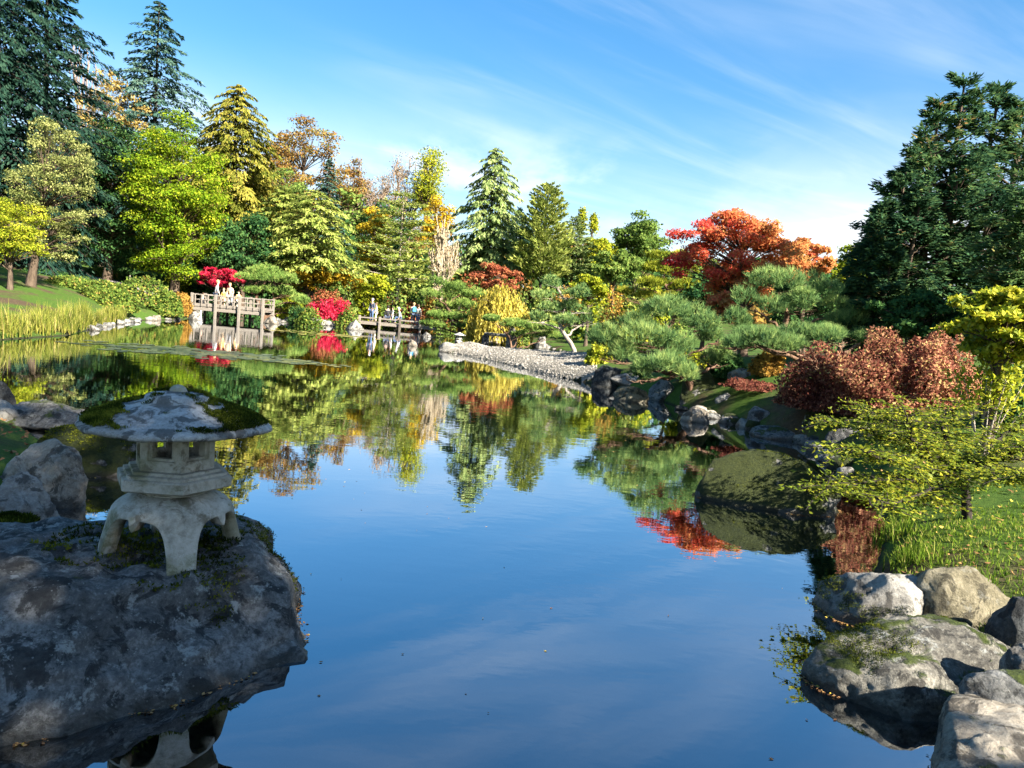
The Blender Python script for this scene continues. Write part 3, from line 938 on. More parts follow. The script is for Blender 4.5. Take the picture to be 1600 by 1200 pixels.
# ------------------------------------------------------------------ far trees
FAR = 'trees closing the view beyond the far bank'
def far_trees():
    conifer('fir_tree', 'huge dark drooping fir cut by the left edge of the picture', 2, -190, 420, 230, 44, G['darkfir'], 1, nb=150, per=170, droop=0.5, rise=0.1, power=0.45, size=0.36, hang=0.7)
    conifer('fir_tree', 'tall dark fir with long branches reaching right, just inside the left edge', 78, -110, 330, 190, 50, G['darkfir'], 2, nb=110, per=160, droop=0.35, rise=0.2, power=0.5, size=0.42, hang=0.5, jag=0.45)
    conifer('spruce_tree', 'tall blue-green spruce rising into the sky above the bright green tree', 250, 0, 380, 175, 74, G['spruce'], 3, nb=135, per=150, droop=0.32, rise=0.16, power=0.58, size=0.56, hang=0.45, jag=0.4)
    broadleaf('autumn_tree', 'tan yellow autumn tree between the dark fir and the blue-green spruce', 172, 88, 300, 120, 70, G['tan'], 4, nclump=40, per=70, size=0.34, cr=0.2)
    broadleaf('evergreen_tree', 'deep green rounded tree between the bright green tree and the golden cedar', 330, 215, 450, 110, 63, G['deep'], 411, nclump=60, per=150, size=.24, cr=.22, gaps=.22)
    broadleaf('autumn_tree', 'olive green and brown tree between the golden cedar and the pale pines', 440, 250, 440, 110, 68, G['mid'], 412, nclump=60, per=120, size=.26, cr=.22, gaps=.22)
    broadleaf('autumn_tree', 'full tan and brown crown right of the brown autumn tree', 545, 235, 430, 100, 88, G['brown'], 413, nclump=70, per=90, size=.34, cr=.2, gaps=.24)
    bare('bare_tree', 'bare grey twiggy tree top beside the dark fir on the left', 140, 55, 250, 70, 76, TWIG, 5, levels=5)
    broadleaf('evergreen_tree', 'dense deep green evergreen left of the bright green tree', 176, 166, 450, 175, 53.5, G['deep'], 6, nclump=90, per=260, size=0.22, cr=0.22, gaps=0.25)
    broadleaf('bright_green_tree', 'big rounded bright yellow-green tree on the left bank', 284, 165, 455, 158, 52, G['bright'], 7, nclump=110, per=260, size=0.2, cr=0.2, gaps=0.22, tint=(0.45, 0.25))
    broadleaf('evergreen_tree', 'low dark evergreen mass behind the crimson maple', 385, 325, 455, 130, 55, G['deep'], 8, nclump=50, per=160, size=0.27, cr=0.26, gaps=0.25)
    broadleaf('evergreen_tree', 'low dark evergreen under the big fir behind the path', 150, 330, 450, 150, 59, G['deep'], 81, nclump=50, per=160, size=0.27, cr=0.26, gaps=0.25)
    conifer('cedar_tree', 'golden green cedar with hanging sprays right of the bright green tree', 372, 131, 400, 150, 60, G['gold'], 9, nb=140, per=165, droop=0.5, rise=0.3, power=0.5, size=0.42, hang=0.9, jag=0.3, blunt=0.1)
    broadleaf('autumn_tree', 'brown and orange autumn tree right of the golden cedar', 482, 168, 400, 140, 82, G['brown'], 10, nclump=90, per=80, size=0.36, cr=0.17, gaps=0.3)
    broadleaf('autumn_tree', 'dull brown tree half hidden behind the golden cedar', 436, 200, 400, 110, 80, G['brown'], 11, nclump=50, per=90, size=0.34, cr=0.25)
    conifer('spruce_tree', 'small blue spruce in front of the brown autumn trees', 516, 248, 420, 66, 66, G['spruce'], 12, nb=70, per=56, droop=0.25, rise=0.2, power=0.8, size=0.5)
    conifer('pine_tree', 'feathery pale green pine left of the yellow maple', 445, 290, 425, 86, 57, G['soft'], 13, nb=64, per=80, droop=0.4, rise=0.35, power=0.42, size=0.42, hang=0.5, jag=0.35)
    conifer('pine_tree', 'broad feathery pale green pine in front of the blue spruce', 497, 298, 425, 110, 56, G['soft'], 14, nb=70, per=84, droop=0.45, rise=0.4, power=0.4, size=0.42, hang=0.5, jag=0.35)
    for i, (px, top, w, d, lab) in enumerate([(560, 248, 70, 88, 'bare brown tree beside the brown autumn tree'), (600, 250, 90, 86, 'wide bare brown tree at the middle of the bare clump'), (640, 246, 80, 90, 'bare brown tree next to the tall yellow-green poplar')]):
        bare('bare_tree', lab, px, top, 400, w, d, TWIG, 20+i, G['twighaze'], 2600, levels=6, size=0.2)
    for i, (px, top, w, lab) in enumerate([(556, 268, 84, 'thin brown haze of twigs and last leaves beside the blue spruce'), (604, 262, 96, 'broad tan twiggy crown at the middle of the bare clump'), (646, 272, 80, 'tan twiggy crown behind the white pine')]):
        broadleaf('twiggy_tree', lab, px, top, 430, w, 92, G['twighaze'], 400+i, nclump=60, per=60, size=.3, cr=.2, gaps=.25, spray=.8, aspect=.4, bark=TWIG)
    broadleaf('poplar_tree', 'tall slim yellow-green poplar left of the big spruce', 676, 220, 345, 58, 88, G['ygreen'], 24, nclump=60, per=60, size=0.30, cr=0.32, flat=1.0, gaps=0.2)
    broadleaf('yellow_tree', 'golden yellow tree under the slim poplar', 684, 300, 400, 62, 76, G['yellow'], 25, nclump=30, per=70, size=0.33, cr=0.26)
    broadleaf('yellow_tree', 'golden yellow maple beside the layered white pine', 592, 312, 430, 58, 62, G['yellow'], 26, nclump=34, per=70, size=0.28, cr=0.28)
    conifer('white_pine', 'layered open white pine with pale green whorls at the middle of the far bank', 632, 298, 445, 118, 60, G['soft'], 27, bark=BARK_P, nb=84, per=80, droop=0.05, rise=0.12, power=0.45, size=0.36, hang=0.0, layers=10, jag=0.35)
    bare('bare_tree', 'pale stemmed bare tree left of the big spruce', 700, 335, 440, 56, 56, TWIG_P, 28, G['twighaze'], 900, levels=6, stems=3, size=0.15, trunkr=.055)
    conifer('spruce_tree', 'big dark green spruce at the middle of the far bank', 776, 230, 430, 108, 62, G['spruce2'], 29, nb=105, per=95, droop=0.5, rise=0.3, power=0.52, size=0.48, hang=1.0, jag=0.3)
    conifer('fir_tree', 'dark fir just right of the big spruce', 812, 325, 430, 50, 76, G['darkfir'], 30, nb=60, per=50, power=0.6)
    conifer('fir_tree', 'low dark fir behind the columnar cypress', 836, 340, 430, 46, 80, G['spruce'], 31, nb=50, per=46, power=0.7)
    conifer('cypress_tree', 'tall columnar yellow-green cypress right of the big spruce', 858, 290, 445, 74, 58, G['soft'], 32, nb=120, per=80, droop=0.1, rise=0.3, power=0.42, size=0.36, hang=-0.3, upright=0.3, jag=0.2)
    conifer('cypress_tree', 'short grey-green cypress beside the columnar cypress', 901, 338, 440, 62, 62, G['spruce2'], 33, nb=80, per=70, droop=0.15, rise=0.3, power=0.5, size=0.36, hang=0.0)
    for i, (px, top) in enumerate([(912, 320), (930, 327)]):
        broadleaf('poplar_tree', ['thin distant poplar, left of two', 'thin distant poplar, right of two'][i], px, top, 372, 14, 110, G['ygreen'], 34+i, nclump=16, per=40, size=0.4, cr=0.5, flat=1.4, limbs=False)
    broadleaf('yellow_green_tree', 'yellow-green tree between the short cypress and the round dark tree', 940, 362, 440, 62, 66, G['ygreen'], 36, nclump=36, per=80, size=0.3, cr=0.24)
    broadleaf('round_tree', 'round blue-green tree left of the big red maple', 1003, 324, 440, 88, 60, G['mid'], 37, nclump=56, per=130, size=0.28, cr=0.22, gaps=0.28, tint=(0.3, 0.2))
    broadleaf('round_tree', 'lower green tree below the round blue-green tree', 965, 385, 450, 90, 54, G['mid'], 38, nclump=36, per=100, size=0.27, cr=0.25)
    rng = random.Random(4)
    px = -60; i = 0
    cw = ['deep green', 'mid green', 'brown', 'dark green', 'fresh green']
    while px < 1420:
        top = np.interp(px, [-60, 120, 300, 430, 540, 640, 720, 800, 1000, 1100, 1420], [235, 215, 240, 265, 285, 318, 365, 362, 380, 400, 420])+rng.uniform(-16, 12)
        m_ = [G['deep'], G['mid'], G['brown'], G['deep'], G['mid']][i % 5]
        broadleaf('background_tree', cw[i % 5]+' distant tree of the low wood filling gaps behind the garden', px, top, 470, 104, 84+rng.uniform(-4, 10), m_, 200+i, nclump=34, per=60, size=0.5, cr=0.27, limbs=False, group='low wood behind the garden trees', gaps=0.2)
        px += 44; i += 1
    # dense far hedge of trees that closes the view under the crowns
    px = -80; i = 0
    while px < 1440:
        top = np.interp(px, [-80, 120, 440, 560, 700, 1000, 1100, 1440], [352, 345, 350, 380, 405, 412, 430, 450])+rng.uniform(-10, 10)
        mound('background_tree', ['dark green', 'mid green', 'brown', 'mid green', 'dark green', 'pale green'][i % 6]+' dense low tree in the far edge of the wood', px, top, 470, 120, 76+rng.uniform(-3, 4), G[['deep', 'mid', 'brown', 'mid', 'deep', 'soft'][i % 6]], 600+i, n=1600, size=.7, rough=.3, cat='tree', group='dark far edge of the wood')
        px += 62; i += 1
    # planting under the far trees
    px = 95; i = 0
    pal = ['azalea', 'mid', 'ygreen', 'azalea', 'azbrown', 'soft', 'deep', 'azorange', 'mid']
    while px < 1080:
        top = np.interp(px, [95, 300, 450, 620, 800, 1080], [418, 428, 432, 440, 446, 462])+rng.uniform(-8, 8)
        dark = px < 440
        pk = 'deep' if dark and i % 3 else pal[rng.randrange(9)]
        ck = {'azalea': 'green', 'mid': 'mid green', 'ygreen': 'yellow-green', 'azbrown': 'red-brown', 'soft': 'pale green', 'deep': 'dark green', 'azorange': 'orange'}[pk]
        mound('understory_shrub', ck+' shrub in the mixed planting under the trees of the far bank', px, top, top+40, rng.uniform(44, 66), rng.uniform(55, 62) if px < 900 else rng.uniform(44, 50), G[pk], 700+i, n=1200, size=0.26, rough=.3, group='mixed planting under the far trees')
        px += 21; i += 1
far_trees()

# ------------------------------------------------------------------ trees and shrubs of the far and middle banks
def mid_plants():
    # left bank
    broadleaf('birch_tree', 'pale olive lit tree with drooping twigs on the left bank above the reeds', 88, 172, 425, 160, 34, G['olive'], 40, nclump=120, per=120, size=0.11, cr=0.13, gaps=0.34, spray=.5, bark=BARK, base=at(47, 430, 34)[0], shape=1.2, trunk=0.2)
    broadleaf('yellow_tree', 'low yellow-green tree at the left edge in front of the olive tree', 18, 300, 425, 130, 31, G['ygreen'], 41, nclump=60, per=140, size=0.11, cr=0.2, gaps=0.3)
    specs = [(110, 432, 470, 70, 38, 'azalea', 'dark azalea mound under the olive tree'), (160, 440, 478, 70, 37, 'azalea', 'dark green azalea mound left of the big lit azalea'),
             (222, 432, 480, 96, 40, 'azalea', 'big sunlit azalea mound on the left lawn'), (185, 452, 482, 54, 36, 'azalea', 'small dark azalea mound in front of the big lit one'),
             (262, 452, 488, 52, 40, 'azalea', 'azalea mound at the right end of the left bank row'), (284, 456, 480, 34, 43, 'azorange', 'orange tinged azalea beside the wooden bridge'),
             (70, 425, 448, 60, 42, 'deep', 'dark shrub beside the pale trunk on the left bank')]
    for i, s in enumerate(specs):
        mound('azalea_shrub', s[6], s[0], s[1], s[2], s[3], s[4], G[s[5]], 300+i, n=3000, size=0.14)
    # around the first bridge
    broadleaf('crimson_maple', 'crimson maple just behind the left wooden bridge', 344, 414, 455, 70, 51, G['crimson'], 50, nclump=30, per=110, size=0.17, cr=0.3, flat=0.45, cat='tree')
    pine('cloud_pine', 'pruned pine with flat pads at the right end of the left bridge', (408, 490), 49,
         [(415, 428, 66, 18), (400, 438, 56, 14), (445, 440, 56, 18), (395, 455, 44, 12), (440, 458, 60, 16), (462, 470, 46, 16), (430, 480, 50, 14), (470, 488, 44, 14)], G['pine'], 51, 0.22, 0.035, k=8, dens=0.9, trunkr=0.2)
    broadleaf('orange_maple', 'orange-yellow maple behind the pruned pine', 485, 408, 460, 84, 56, G['orange'], 52, nclump=34, per=100, size=0.22, cr=0.3, flat=0.45)
    broadleaf('orange_maple', 'orange-yellow maple left of the layered white pine trunk', 540, 414, 462, 70, 57, G['orange'], 53, nclump=30, per=90, size=0.22, cr=0.3, flat=0.45)
    broadleaf('yellow_green_tree', 'yellow-green maple right below the golden maple', 590, 425, 468, 60, 56, G['ygreen'], 54, nclump=26, per=90, size=0.22, cr=0.3, flat=0.5)
    mound('crimson_shrub', 'low crimson shrub leaning to the water between the two bridges', 516, 458, 498, 78, 52, G['crimson'], 55, n=3400, size=0.16, rough=0.35)
    sp = [(484, 480, 502, 46, 46, 'azalea', 'smooth green azalea mound beside the crimson shrub'), (470, 478, 500, 40, 47, 'deep', 'dark azalea mound under the pruned pine by the left bridge'),
          (455, 462, 490, 44, 50, 'ygreen', 'yellow-green shrub behind the dark azalea by the left bridge'),
          (512, 452, 475, 60, 53, 'azbrown', 'red-brown azalea mound behind the crimson shrub'), (575, 462, 485, 40, 57, 'azbrown', 'red-brown azalea mound left of the man in the dark jacket'),
          (612, 464, 492, 56, 58, 'azbrown', 'long red-brown azalea hedge behind the seated group'), (652, 470, 494, 50, 58, 'azbrown', 'red-brown azalea behind the person with the blue backpack'),
          (545, 478, 505, 36, 50, 'azalea', 'green azalea left of the second bridge'), (610, 455, 470, 32, 60, 'azalea', 'small green azalea under the white pine'),
          (645, 452, 468, 32, 60, 'azalea', 'small round green azalea right of the white pine trunk'), (675, 462, 478, 30, 58, 'azorange', 'small orange azalea at the right of the red-brown hedge'),
          (625, 448, 462, 34, 61, 'azorange', 'orange patch of shrub at the foot of the white pine'),
          (715, 428, 470, 60, 52, 'mid', 'green shrub at the foot of the pale stemmed bare tree'), (560, 450, 470, 30, 58, 'ygreen', 'small yellow-green shrub above the red-brown azaleas')]
    for i, s in enumerate(sp):
        mound('azalea_shrub', s[6], s[0], s[1], s[2], s[3], s[4], G[s[5]], 320+i, n=2200, size=0.17, depth=0.7)
    pine('cloud_pine', 'dark pruned pine right of the second bridge', (715, 520), 47,
         [(700, 448, 60, 16), (680, 462, 50, 14), (725, 460, 60, 16), (690, 478, 60, 14), (735, 478, 50, 16), (670, 492, 44, 12), (705, 495, 60, 14), (745, 498, 44, 14), (690, 510, 56, 12), (725, 512, 40, 10)], G['pine'], 56, 0.22, 0.035, k=8, trunkr=0.16)
    broadleaf('russet_maple', 'russet red maple behind the weeping yellow tree', 782, 408, 462, 90, 52, G['russet'], 57, nclump=34, per=100, size=0.2, cr=0.28, flat=0.5)
    # weeping yellow tree
    d = 45; c = at(786, 440, d); g = gz(c[0], d); pl = Plant(58); rng = pl.rng
    H = c[2]-g; hw = 50*d/FPX
    P, rad = trunk_path(H*0.8, 0.12); pl.paths.append((P, rad))
    for i in range(330):
        a = rng.uniform(0, 2*np.pi); rr = hw*rng.random()**0.5
        top = np.array([math.cos(a)*rr, math.sin(a)*rr*0.8, H*(1-0.45*(rr/hw)**2.5)*rng.uniform(0.8, 1.0)])
        ln = top[2]*rng.uniform(0.45, 0.95)
        n = int(10+ln*9)
        t = np.linspace(0, 1, n)
        C = top+np.array([math.cos(a), math.sin(a), 0])*(0.18*t**0.6)[:, None]-np.array([0, 0, 1])*(ln*t)[:, None]+rng.normal(0, 0.04, (n, 3))
        L = rng.uniform(0.16, 0.3, n)
        V, F = leaves(C, np.array([0, 0, -1.0])+rng.normal(0, .3, (n, 3)), rdir(rng, n)+np.array([math.cos(a), math.sin(a), .4]), L, L*0.38)
        pl.add(V, F, np.clip(rng.normal(.5, .25, n), 0, 1))
        if i % 12 == 0: pl.paths.append((bez(P[6], (P[6]+top)/2+np.array([0, 0, .4]), top, 5), np.linspace(.04, .01, 5)))
    pl.build('weeping_tree', (c[0], d, g), 'weeping golden yellow tree at the middle of the far shore', 'tree', G['yellow2'] if 'yellow2' in G else leaf_mat('leaves_weeping_gold', [(0, (0.22, 0.20, 0.03)), (0.5, (0.44, 0.36, 0.06)), (1, (0.58, 0.49, 0.14))], 0.4), BARK)
    # pines and shrubs right of the weeping tree
    pine('garden_pine', 'grey-green garden pine with a pale trunk on the lawn', (903, 522), 34,
         [(872, 445, 50, 22), (850, 462, 50, 20), (890, 462, 56, 22), (862, 482, 60, 22), (905, 484, 60, 22), (845, 500, 50, 18), (890, 503, 56, 18), (925, 500, 44, 18)], G['pineblue'], 59, 0.2, 0.028, k=8, dens=0.85, trunkr=0.13, bark=BARK_P)
    pine('low_pine', 'low spreading pine by the stone slab bridge', (825, 532), 41,
         [(800, 508, 60, 12), (840, 512, 60, 14), (775, 502, 50, 12), (850, 526, 50, 12), (815, 524, 50, 10)], G['pine'], 60, 0.18, 0.03, k=8, trunkr=0.11)
    broadleaf('yellow_green_tree', 'yellow-green maple behind the grey-green garden pine', 925, 428, 480, 76, 42, G['ygreen'], 61, nclump=36, per=90, size=0.18, cr=0.28, flat=0.45)
    pine('yellow_pine', 'yellow-green layered pine left of the big red maple', (1040, 520), 33,
         [(1045, 405, 70, 18), (1015, 424, 70, 18), (1060, 428, 60, 18), (1000, 444, 66, 18), (1050, 448, 80, 20), (985, 462, 50, 16), (1030, 468, 80, 18), (1075, 466, 50, 16)], leaf_mat('needles_yellowing_pine', [(0, (0.09, 0.12, 0.012)), (0.5, (0.26, 0.29, 0.03)), (1, (0.45, 0.42, 0.06))], 0.3), 62, 0.2, 0.03, k=8, trunkr=0.12)
    mound('russet_shrub', 'russet shrub below the yellow-green layered pine', 965, 455, 500, 60, 36, G['azorange'], 63, n=2000, size=0.14, rough=0.25)
    sp = [(812, 492, 530, 44, 44, 'mid', 'green shrub under the weeping yellow tree'), (960, 505, 545, 60, 30, 'mid', 'green shrub on the lawn behind the nearest pine'),
          (760, 505, 528, 50, 46, 'ygreen', 'lit yellow-green shrub left of the stone slab bridge'), (985, 480, 520, 60, 34, 'ygreen', 'yellow-green shrub right of the lawn pine'),
          (940, 540, 575, 40, 25, 'lime', 'low yellow-green bush at the landward end of the pebble beach')]
    for i, s in enumerate(sp):
        mound('shrub', s[6], s[0], s[1], s[2], s[3], s[4], G[s[5]], 350+i, n=1800, size=0.14, rough=0.2)
mid_plants()

# ------------------------------------------------------------------ right bank
def right_plants():
    # the big maple, red on its left and orange on its right
    d = 27; base = at(1165, 520, d)[0]
    broadleaf('red_maple', 'big maple turning scarlet on its left and orange on its right', 1160, 318, 480, 235, d, G['redmaple'], 70, nclump=120, per=170, size=0.13, cr=0.16, flat=0.6, gaps=0.28, base=base, trunk=0.17, side=0.42, tint=(0.52, 0.13), bark=BARK, shape=1.5, spray=.4)
    broadleaf('orange_maple', 'lower orange maple right of the big scarlet maple', 1268, 370, 440, 108, 29, G['redmaple'], 71, nclump=46, per=130, size=0.16, cr=0.22, flat=0.5, gaps=0.28, tint=(0.72, 0.12))
    broadleaf('orange_maple', 'small drooping orange maple under the big scarlet maple', 1130, 450, 500, 60, 25, G['redmaple'], 72, nclump=16, per=90, size=0.14, cr=0.3, flat=0.5, tint=(0.6, 0.12))
    broadleaf('green_tree', 'green-yellow tree between the orange maple and the dark cypress', 1335, 378, 470, 90, 34, G['ygreen'], 73, nclump=40, per=100, size=0.17, cr=0.24, tint=(0.3, 0.25))
    broadleaf('evergreen_tree', 'dark evergreen behind the trunk of the big scarlet maple', 1110, 420, 520, 130, 33, G['deep'], 74, nclump=46, per=110, size=0.18, cr=0.24)
    broadleaf('evergreen_tree', 'dark evergreen behind the blue-green pine and the orange maple', 1270, 425, 540, 170, 30, G['deep'], 75, nclump=60, per=110, size=0.18, cr=0.22)
    # the great cypress at the right
    cypress('cypress_tree', 'great dark open cypress towering at the right', [(1508, 124, 500, 110, 0), (1562, 140, 470, 105, .6), (1468, 165, 480, 85, -.3), (1608, 165, 480, 90, .2), (1440, 235, 500, 95, .3), (1500, 250, 520, 140, -.5), (1555, 290, 520, 120, -.7)], 21, G['cypress'], 76, trunkr=.2, nbr=44, power=2.2)
    cypress('cypress_tree', 'middle dark cypress stem left of the great cypress', [(1415, 270, 520, 80, 0), (1385, 315, 530, 65, -.4), (1440, 300, 540, 85, -.6)], 20.3, G['cypress'], 79, trunkr=.14, nbr=48, size=.2)
    cypress('cypress_tree', 'lower dark cypress at the left foot of the great cypress', [(1372, 345, 540, 40, 0), (1395, 390, 545, 55, -.4)], 19.6, G['cypress'], 77, trunkr=.1, nbr=48, size=.19)
    cypress('cypress_tree', 'sunlit green cypress cut by the right edge of the picture', [(1640, 200, 540, 90, 0), (1600, 330, 540, 70, -.4), (1590, 420, 545, 70, -.6)], 17, G['cypress'], 78, trunkr=.14, nbr=46, size=.18, tint=(.75, .22))
    broadleaf('evergreen_shrub', 'dark green undergrowth at the foot of the great cypress', 1450, 455, 540, 190, 18, G['deep'], 179, nclump=60, per=120, size=0.13, cr=0.24, cat='shrub', flat=0.6)
    # pruned pines of the near right bank
    pine('cloud_pine', 'nearest blue-green pruned pine leaning over the water', (1085, 590), 18.5,
         [(1040, 492, 100, 40, 0.2), (985, 505, 80, 36, 0), (1090, 510, 80, 40, .3), (950, 530, 60, 34, -.3), (1010, 535, 90, 34, -.5), (1075, 548, 100, 40, -.4), (1120, 530, 56, 36, .4),
          (960, 558, 70, 30, -.6), (1020, 570, 90, 34, -.8), (1065, 585, 70, 36, -.8), (1000, 590, 60, 30, -1.0), (1120, 565, 50, 30, 0.2)], G['pineblue'], 90, 0.23, 0.014, k=11, dens=1.5, trunkr=0.11)
    pine('cloud_pine', 'blue-green pruned pine with a broad domed top in front of the red maple', (1250, 585), 19.3,
         [(1215, 450, 100, 36, 0.3), (1265, 458, 90, 36, .5), (1180, 478, 80, 36, .1), (1240, 478, 90, 34, .2), (1165, 510, 60, 30, 0), (1320, 488, 70, 34, .4), (1300, 505, 80, 30, .2), (1340, 505, 40, 24, .5)], G['pineblue'], 91, 0.22, 0.014, k=11, dens=1.5, trunkr=0.13)
    pine('cloud_pine', 'low wide pruned pine with flat pads above the stone row', (1262, 590), 17.6,
         [(1180, 532, 110, 26, 0), (1250, 525, 110, 28, .2), (1310, 530, 90, 26, .3), (1230, 545, 90, 26, -.4), (1140, 540, 70, 26, -.2), (1345, 530, 50, 20, .4)], G['pineblue'], 92, 0.19, 0.012, k=11, dens=1.5, trunkr=0.11)
    sp = [(1085, 545, 580, 70, 20, 'ygreen', 'lit light green azalea behind the nearest pine'), (1140, 552, 582, 60, 19, 'deep', 'clipped dark azalea mound behind the pale flat stone'),
          (1205, 548, 585, 50, 18, 'azorange', 'thin pinkish azalea beside the pine trunk')]
    for i, s in enumerate(sp):
        mound('shrub', s[6], s[0], s[1], s[2], s[3], s[4], G[s[5]], 370+i, n=3600, size=0.085, rough=0.15)
    mound('low_shrub', 'low dark brownish shrub on the shaded bank', 1180, 594, 622, 110, 17.0, G['wine'], 380, n=5000, size=0.05, rough=0.2, tint=(.25, .2))
    # wine brown hedge made of leafy sprays
    def hedge(label, px, top, bot, w, d, seed, n=9000, m='wine', size=0.065, tint=(.5, .28), name='barberry_shrub'):
        return mound(name, label, px, top, bot, w, d, G[m], seed, n=n, size=size, rough=0.20, tint=tint, depth=0.75, sq=2.2)
    hedge('wine-brown barberry bush in front of the low wide pine', 1325, 548, 645, 190, 14.2, 381, 20000, tint=(.36, .27))
    hedge('big wine-brown barberry bush with pinkish sunlit leaves', 1432, 522, 640, 230, 13.5, 382, 26000, tint=(.52, .3))
    hedge('small dark red barberry at the left foot of the hedge', 1265, 594, 625, 60, 15.5, 383, 3500, tint=(.25, .2))
    # right edge
    broadleaf('lime_tree', 'lime yellow leafy tree at the right edge above the barberry hedge', 1580, 440, 575, 200, 9.6, G['lime'], 93, nclump=70, per=110, size=0.085, cr=0.2, gaps=0.26, flat=0.45)
    d = 9.6; c = at(1557, 560, d); pl = Plant(94); rng = pl.rng; g = gz(c[0], d); H = c[2]-g
    for i in range(16):
        e = np.array([rng.normal(0, 0.24), rng.normal(0, .2), H*rng.uniform(.7, 1.0)])
        b = bez((rng.normal(0, .04), rng.normal(0, .04), -.05), e*np.array([.5, .5, .55]), e, 7)
        pl.paths.append((b, np.linspace(0.012, 0.004, 7)))
        n = 70
        C = b[rng.integers(4, 7, n)]+rng.normal(0, 0.07, (n, 3))
        L = rng.uniform(.05, .1, n)
        V, F = leaves(C, rdir(rng, n)+np.array([0, 0, .5]), rdir(rng, n)+np.array([0, 0, 1.]), L, L*.45)
        pl.add(V, F, np.clip(rng.normal(.5, .25, n), 0, 1))
    pl.build('stemmy_shrub', (c[0], d, g), 'small yellow-green shrub on many bare pale stems at the right', 'shrub', G['lime'], BARK_P, crown='foliage', wood='stems')
    mound('dark_shrub', 'dark shrub behind the stemmy yellow-green shrub at the right edge', 1600, 560, 660, 90, 10.8, G['deep'], 384, n=6000, size=0.07, rough=0.2)
    layered_tree()
def layered_tree():
    """the near low tree: dark forking limbs carrying flat layered sprays of small leaves"""
    d = 7.3
    b = at(1512, 815, d); g = gz(b[0], d); O = np.array([b[0], d, g])
    pl = Plant(95); rng = pl.rng
    Q = lambda px, py, dd=0: at(px, py, d+dd)-O
    base = np.array([0, 0, -0.1])
    fork = Q(1505, 742)
    pl.paths.append((bez(base, (base+fork)/2+np.array([.03, 0, 0]), fork, 8), np.linspace(0.055, 0.04, 8)))
    limbs = [[fork, Q(1470, 715), Q(1425, 690, -.2), Q(1412, 640, -.3)], [fork, Q(1480, 700, .2), Q(1470, 660, .4), Q(1500, 630, .6)],
             [fork, Q(1450, 735, -.4), Q(1380, 715, -.8), Q(1325, 700, -1.0)], [fork, Q(1440, 750, -.5), Q(1360, 755, -.9), Q(1290, 765, -1.1)],
             [fork, Q(1560, 715, -.2), Q(1620, 700, -.3), Q(1680, 690, -.3)], [fork, Q(1545, 690, .5), Q(1600, 665, .8), Q(1660, 650, 1.0)],
             [fork, Q(1470, 760, -.7), Q(1420, 780, -1.2), Q(1360, 790, -1.4)], [fork, Q(1540, 745, -.8), Q(1580, 745, -1.2), Q(1620, 750, -1.4)],
             [fork, Q(1400, 690, .2), Q(1330, 665, .2), Q(1310, 660, .3)], [fork, Q(1450, 690, .5), Q(1400, 660, .9), Q(1350, 640, 1.2)]]
    tw = []
    for Lm in limbs:
        Lm = np.array(Lm); t = np.linspace(0, 1, 4); tt = np.linspace(0, 1, 14)
        P = np.stack([np.interp(tt, t, Lm[:, k]) for k in range(3)], 1)
        P[1:-1] = (P[:-2]+P[1:-1]*2+P[2:])/4
        P[1:-1] += rng.normal(0, 0.012, (12, 3))
        pl.paths.append((P, np.linspace(0.030, 0.007, 14)))
        for k in range(3, 14):
            for s in range(5):
                a = rng.uniform(0, 2*np.pi); ln = rng.uniform(.18, .46)
                dv = np.array([math.cos(a), math.sin(a), rng.normal(-.06, .14)])
                e = P[k]+dv*ln
                b2 = bez(P[k], P[k]+dv*ln*.5+np.array([0, 0, .05]), e, 7)
                pl.paths.append((b2, np.linspace(0.006, 0.002, 7)))
                tw.append(b2)
    CC, UU = [], []
    for b2 in tw:
        n = 30
        i = rng.integers(1, 7, n)
        C = b2[i]+rng.normal(0, 1, (n, 3))*np.array([.035, .035, .012])
        dv = unit(b2[-1]-b2[0])
        U = dv[None]*0.7+rng.normal(0, .8, (n, 3))*np.array([1, 1, .35])
        CC.append(C); UU.append(U)
    C = np.concatenate(CC); U = np.concatenate(UU); n = len(C)
    L = rng.uniform(.03, .06, n)
    V, F = leaves(C, U, np.array([0, 0, 1.])+rng.normal(0, .4, (n, 3)), L, L*.5)
    pl.add(V, F, np.clip(rng.normal(.5, .27, n), 0, 1))
    pl.build('layered_tree', tuple(O), 'low layered yellow-green tree with dark forking limbs on the near right bank', 'tree', G['yew'], BARK_D, sides=5)
right_plants()

# ------------------------------------------------------------------ trees out of the picture, right of the path, that shade the near banks
def shade_trees():
    o = conifer('cypress_tree', 'cypress beside the path, out of the picture to the right', 0, 0, 0, 0, 0, G['cypress'], 98, xy=(10.0, -5.6, 16.5, 3.4, 1.5), nb=90, per=110, droop=0.25, rise=0.25, power=0.4, size=0.3, aspect=0.5, group='cypresses beside the path out of the picture')
    for x, y, s in [(7.0, -7.6, .85), (13.5, -10.0, 1.15)]:
        c = o.copy(); COL.objects.link(c); c.location = (x, y, gz(x, y)); c.scale = (s, s, s); c.rotation_euler = (0, 0, x)
        for ch in o.children:
            k = ch.copy(); COL.objects.link(k); k.parent = c
shade_trees()

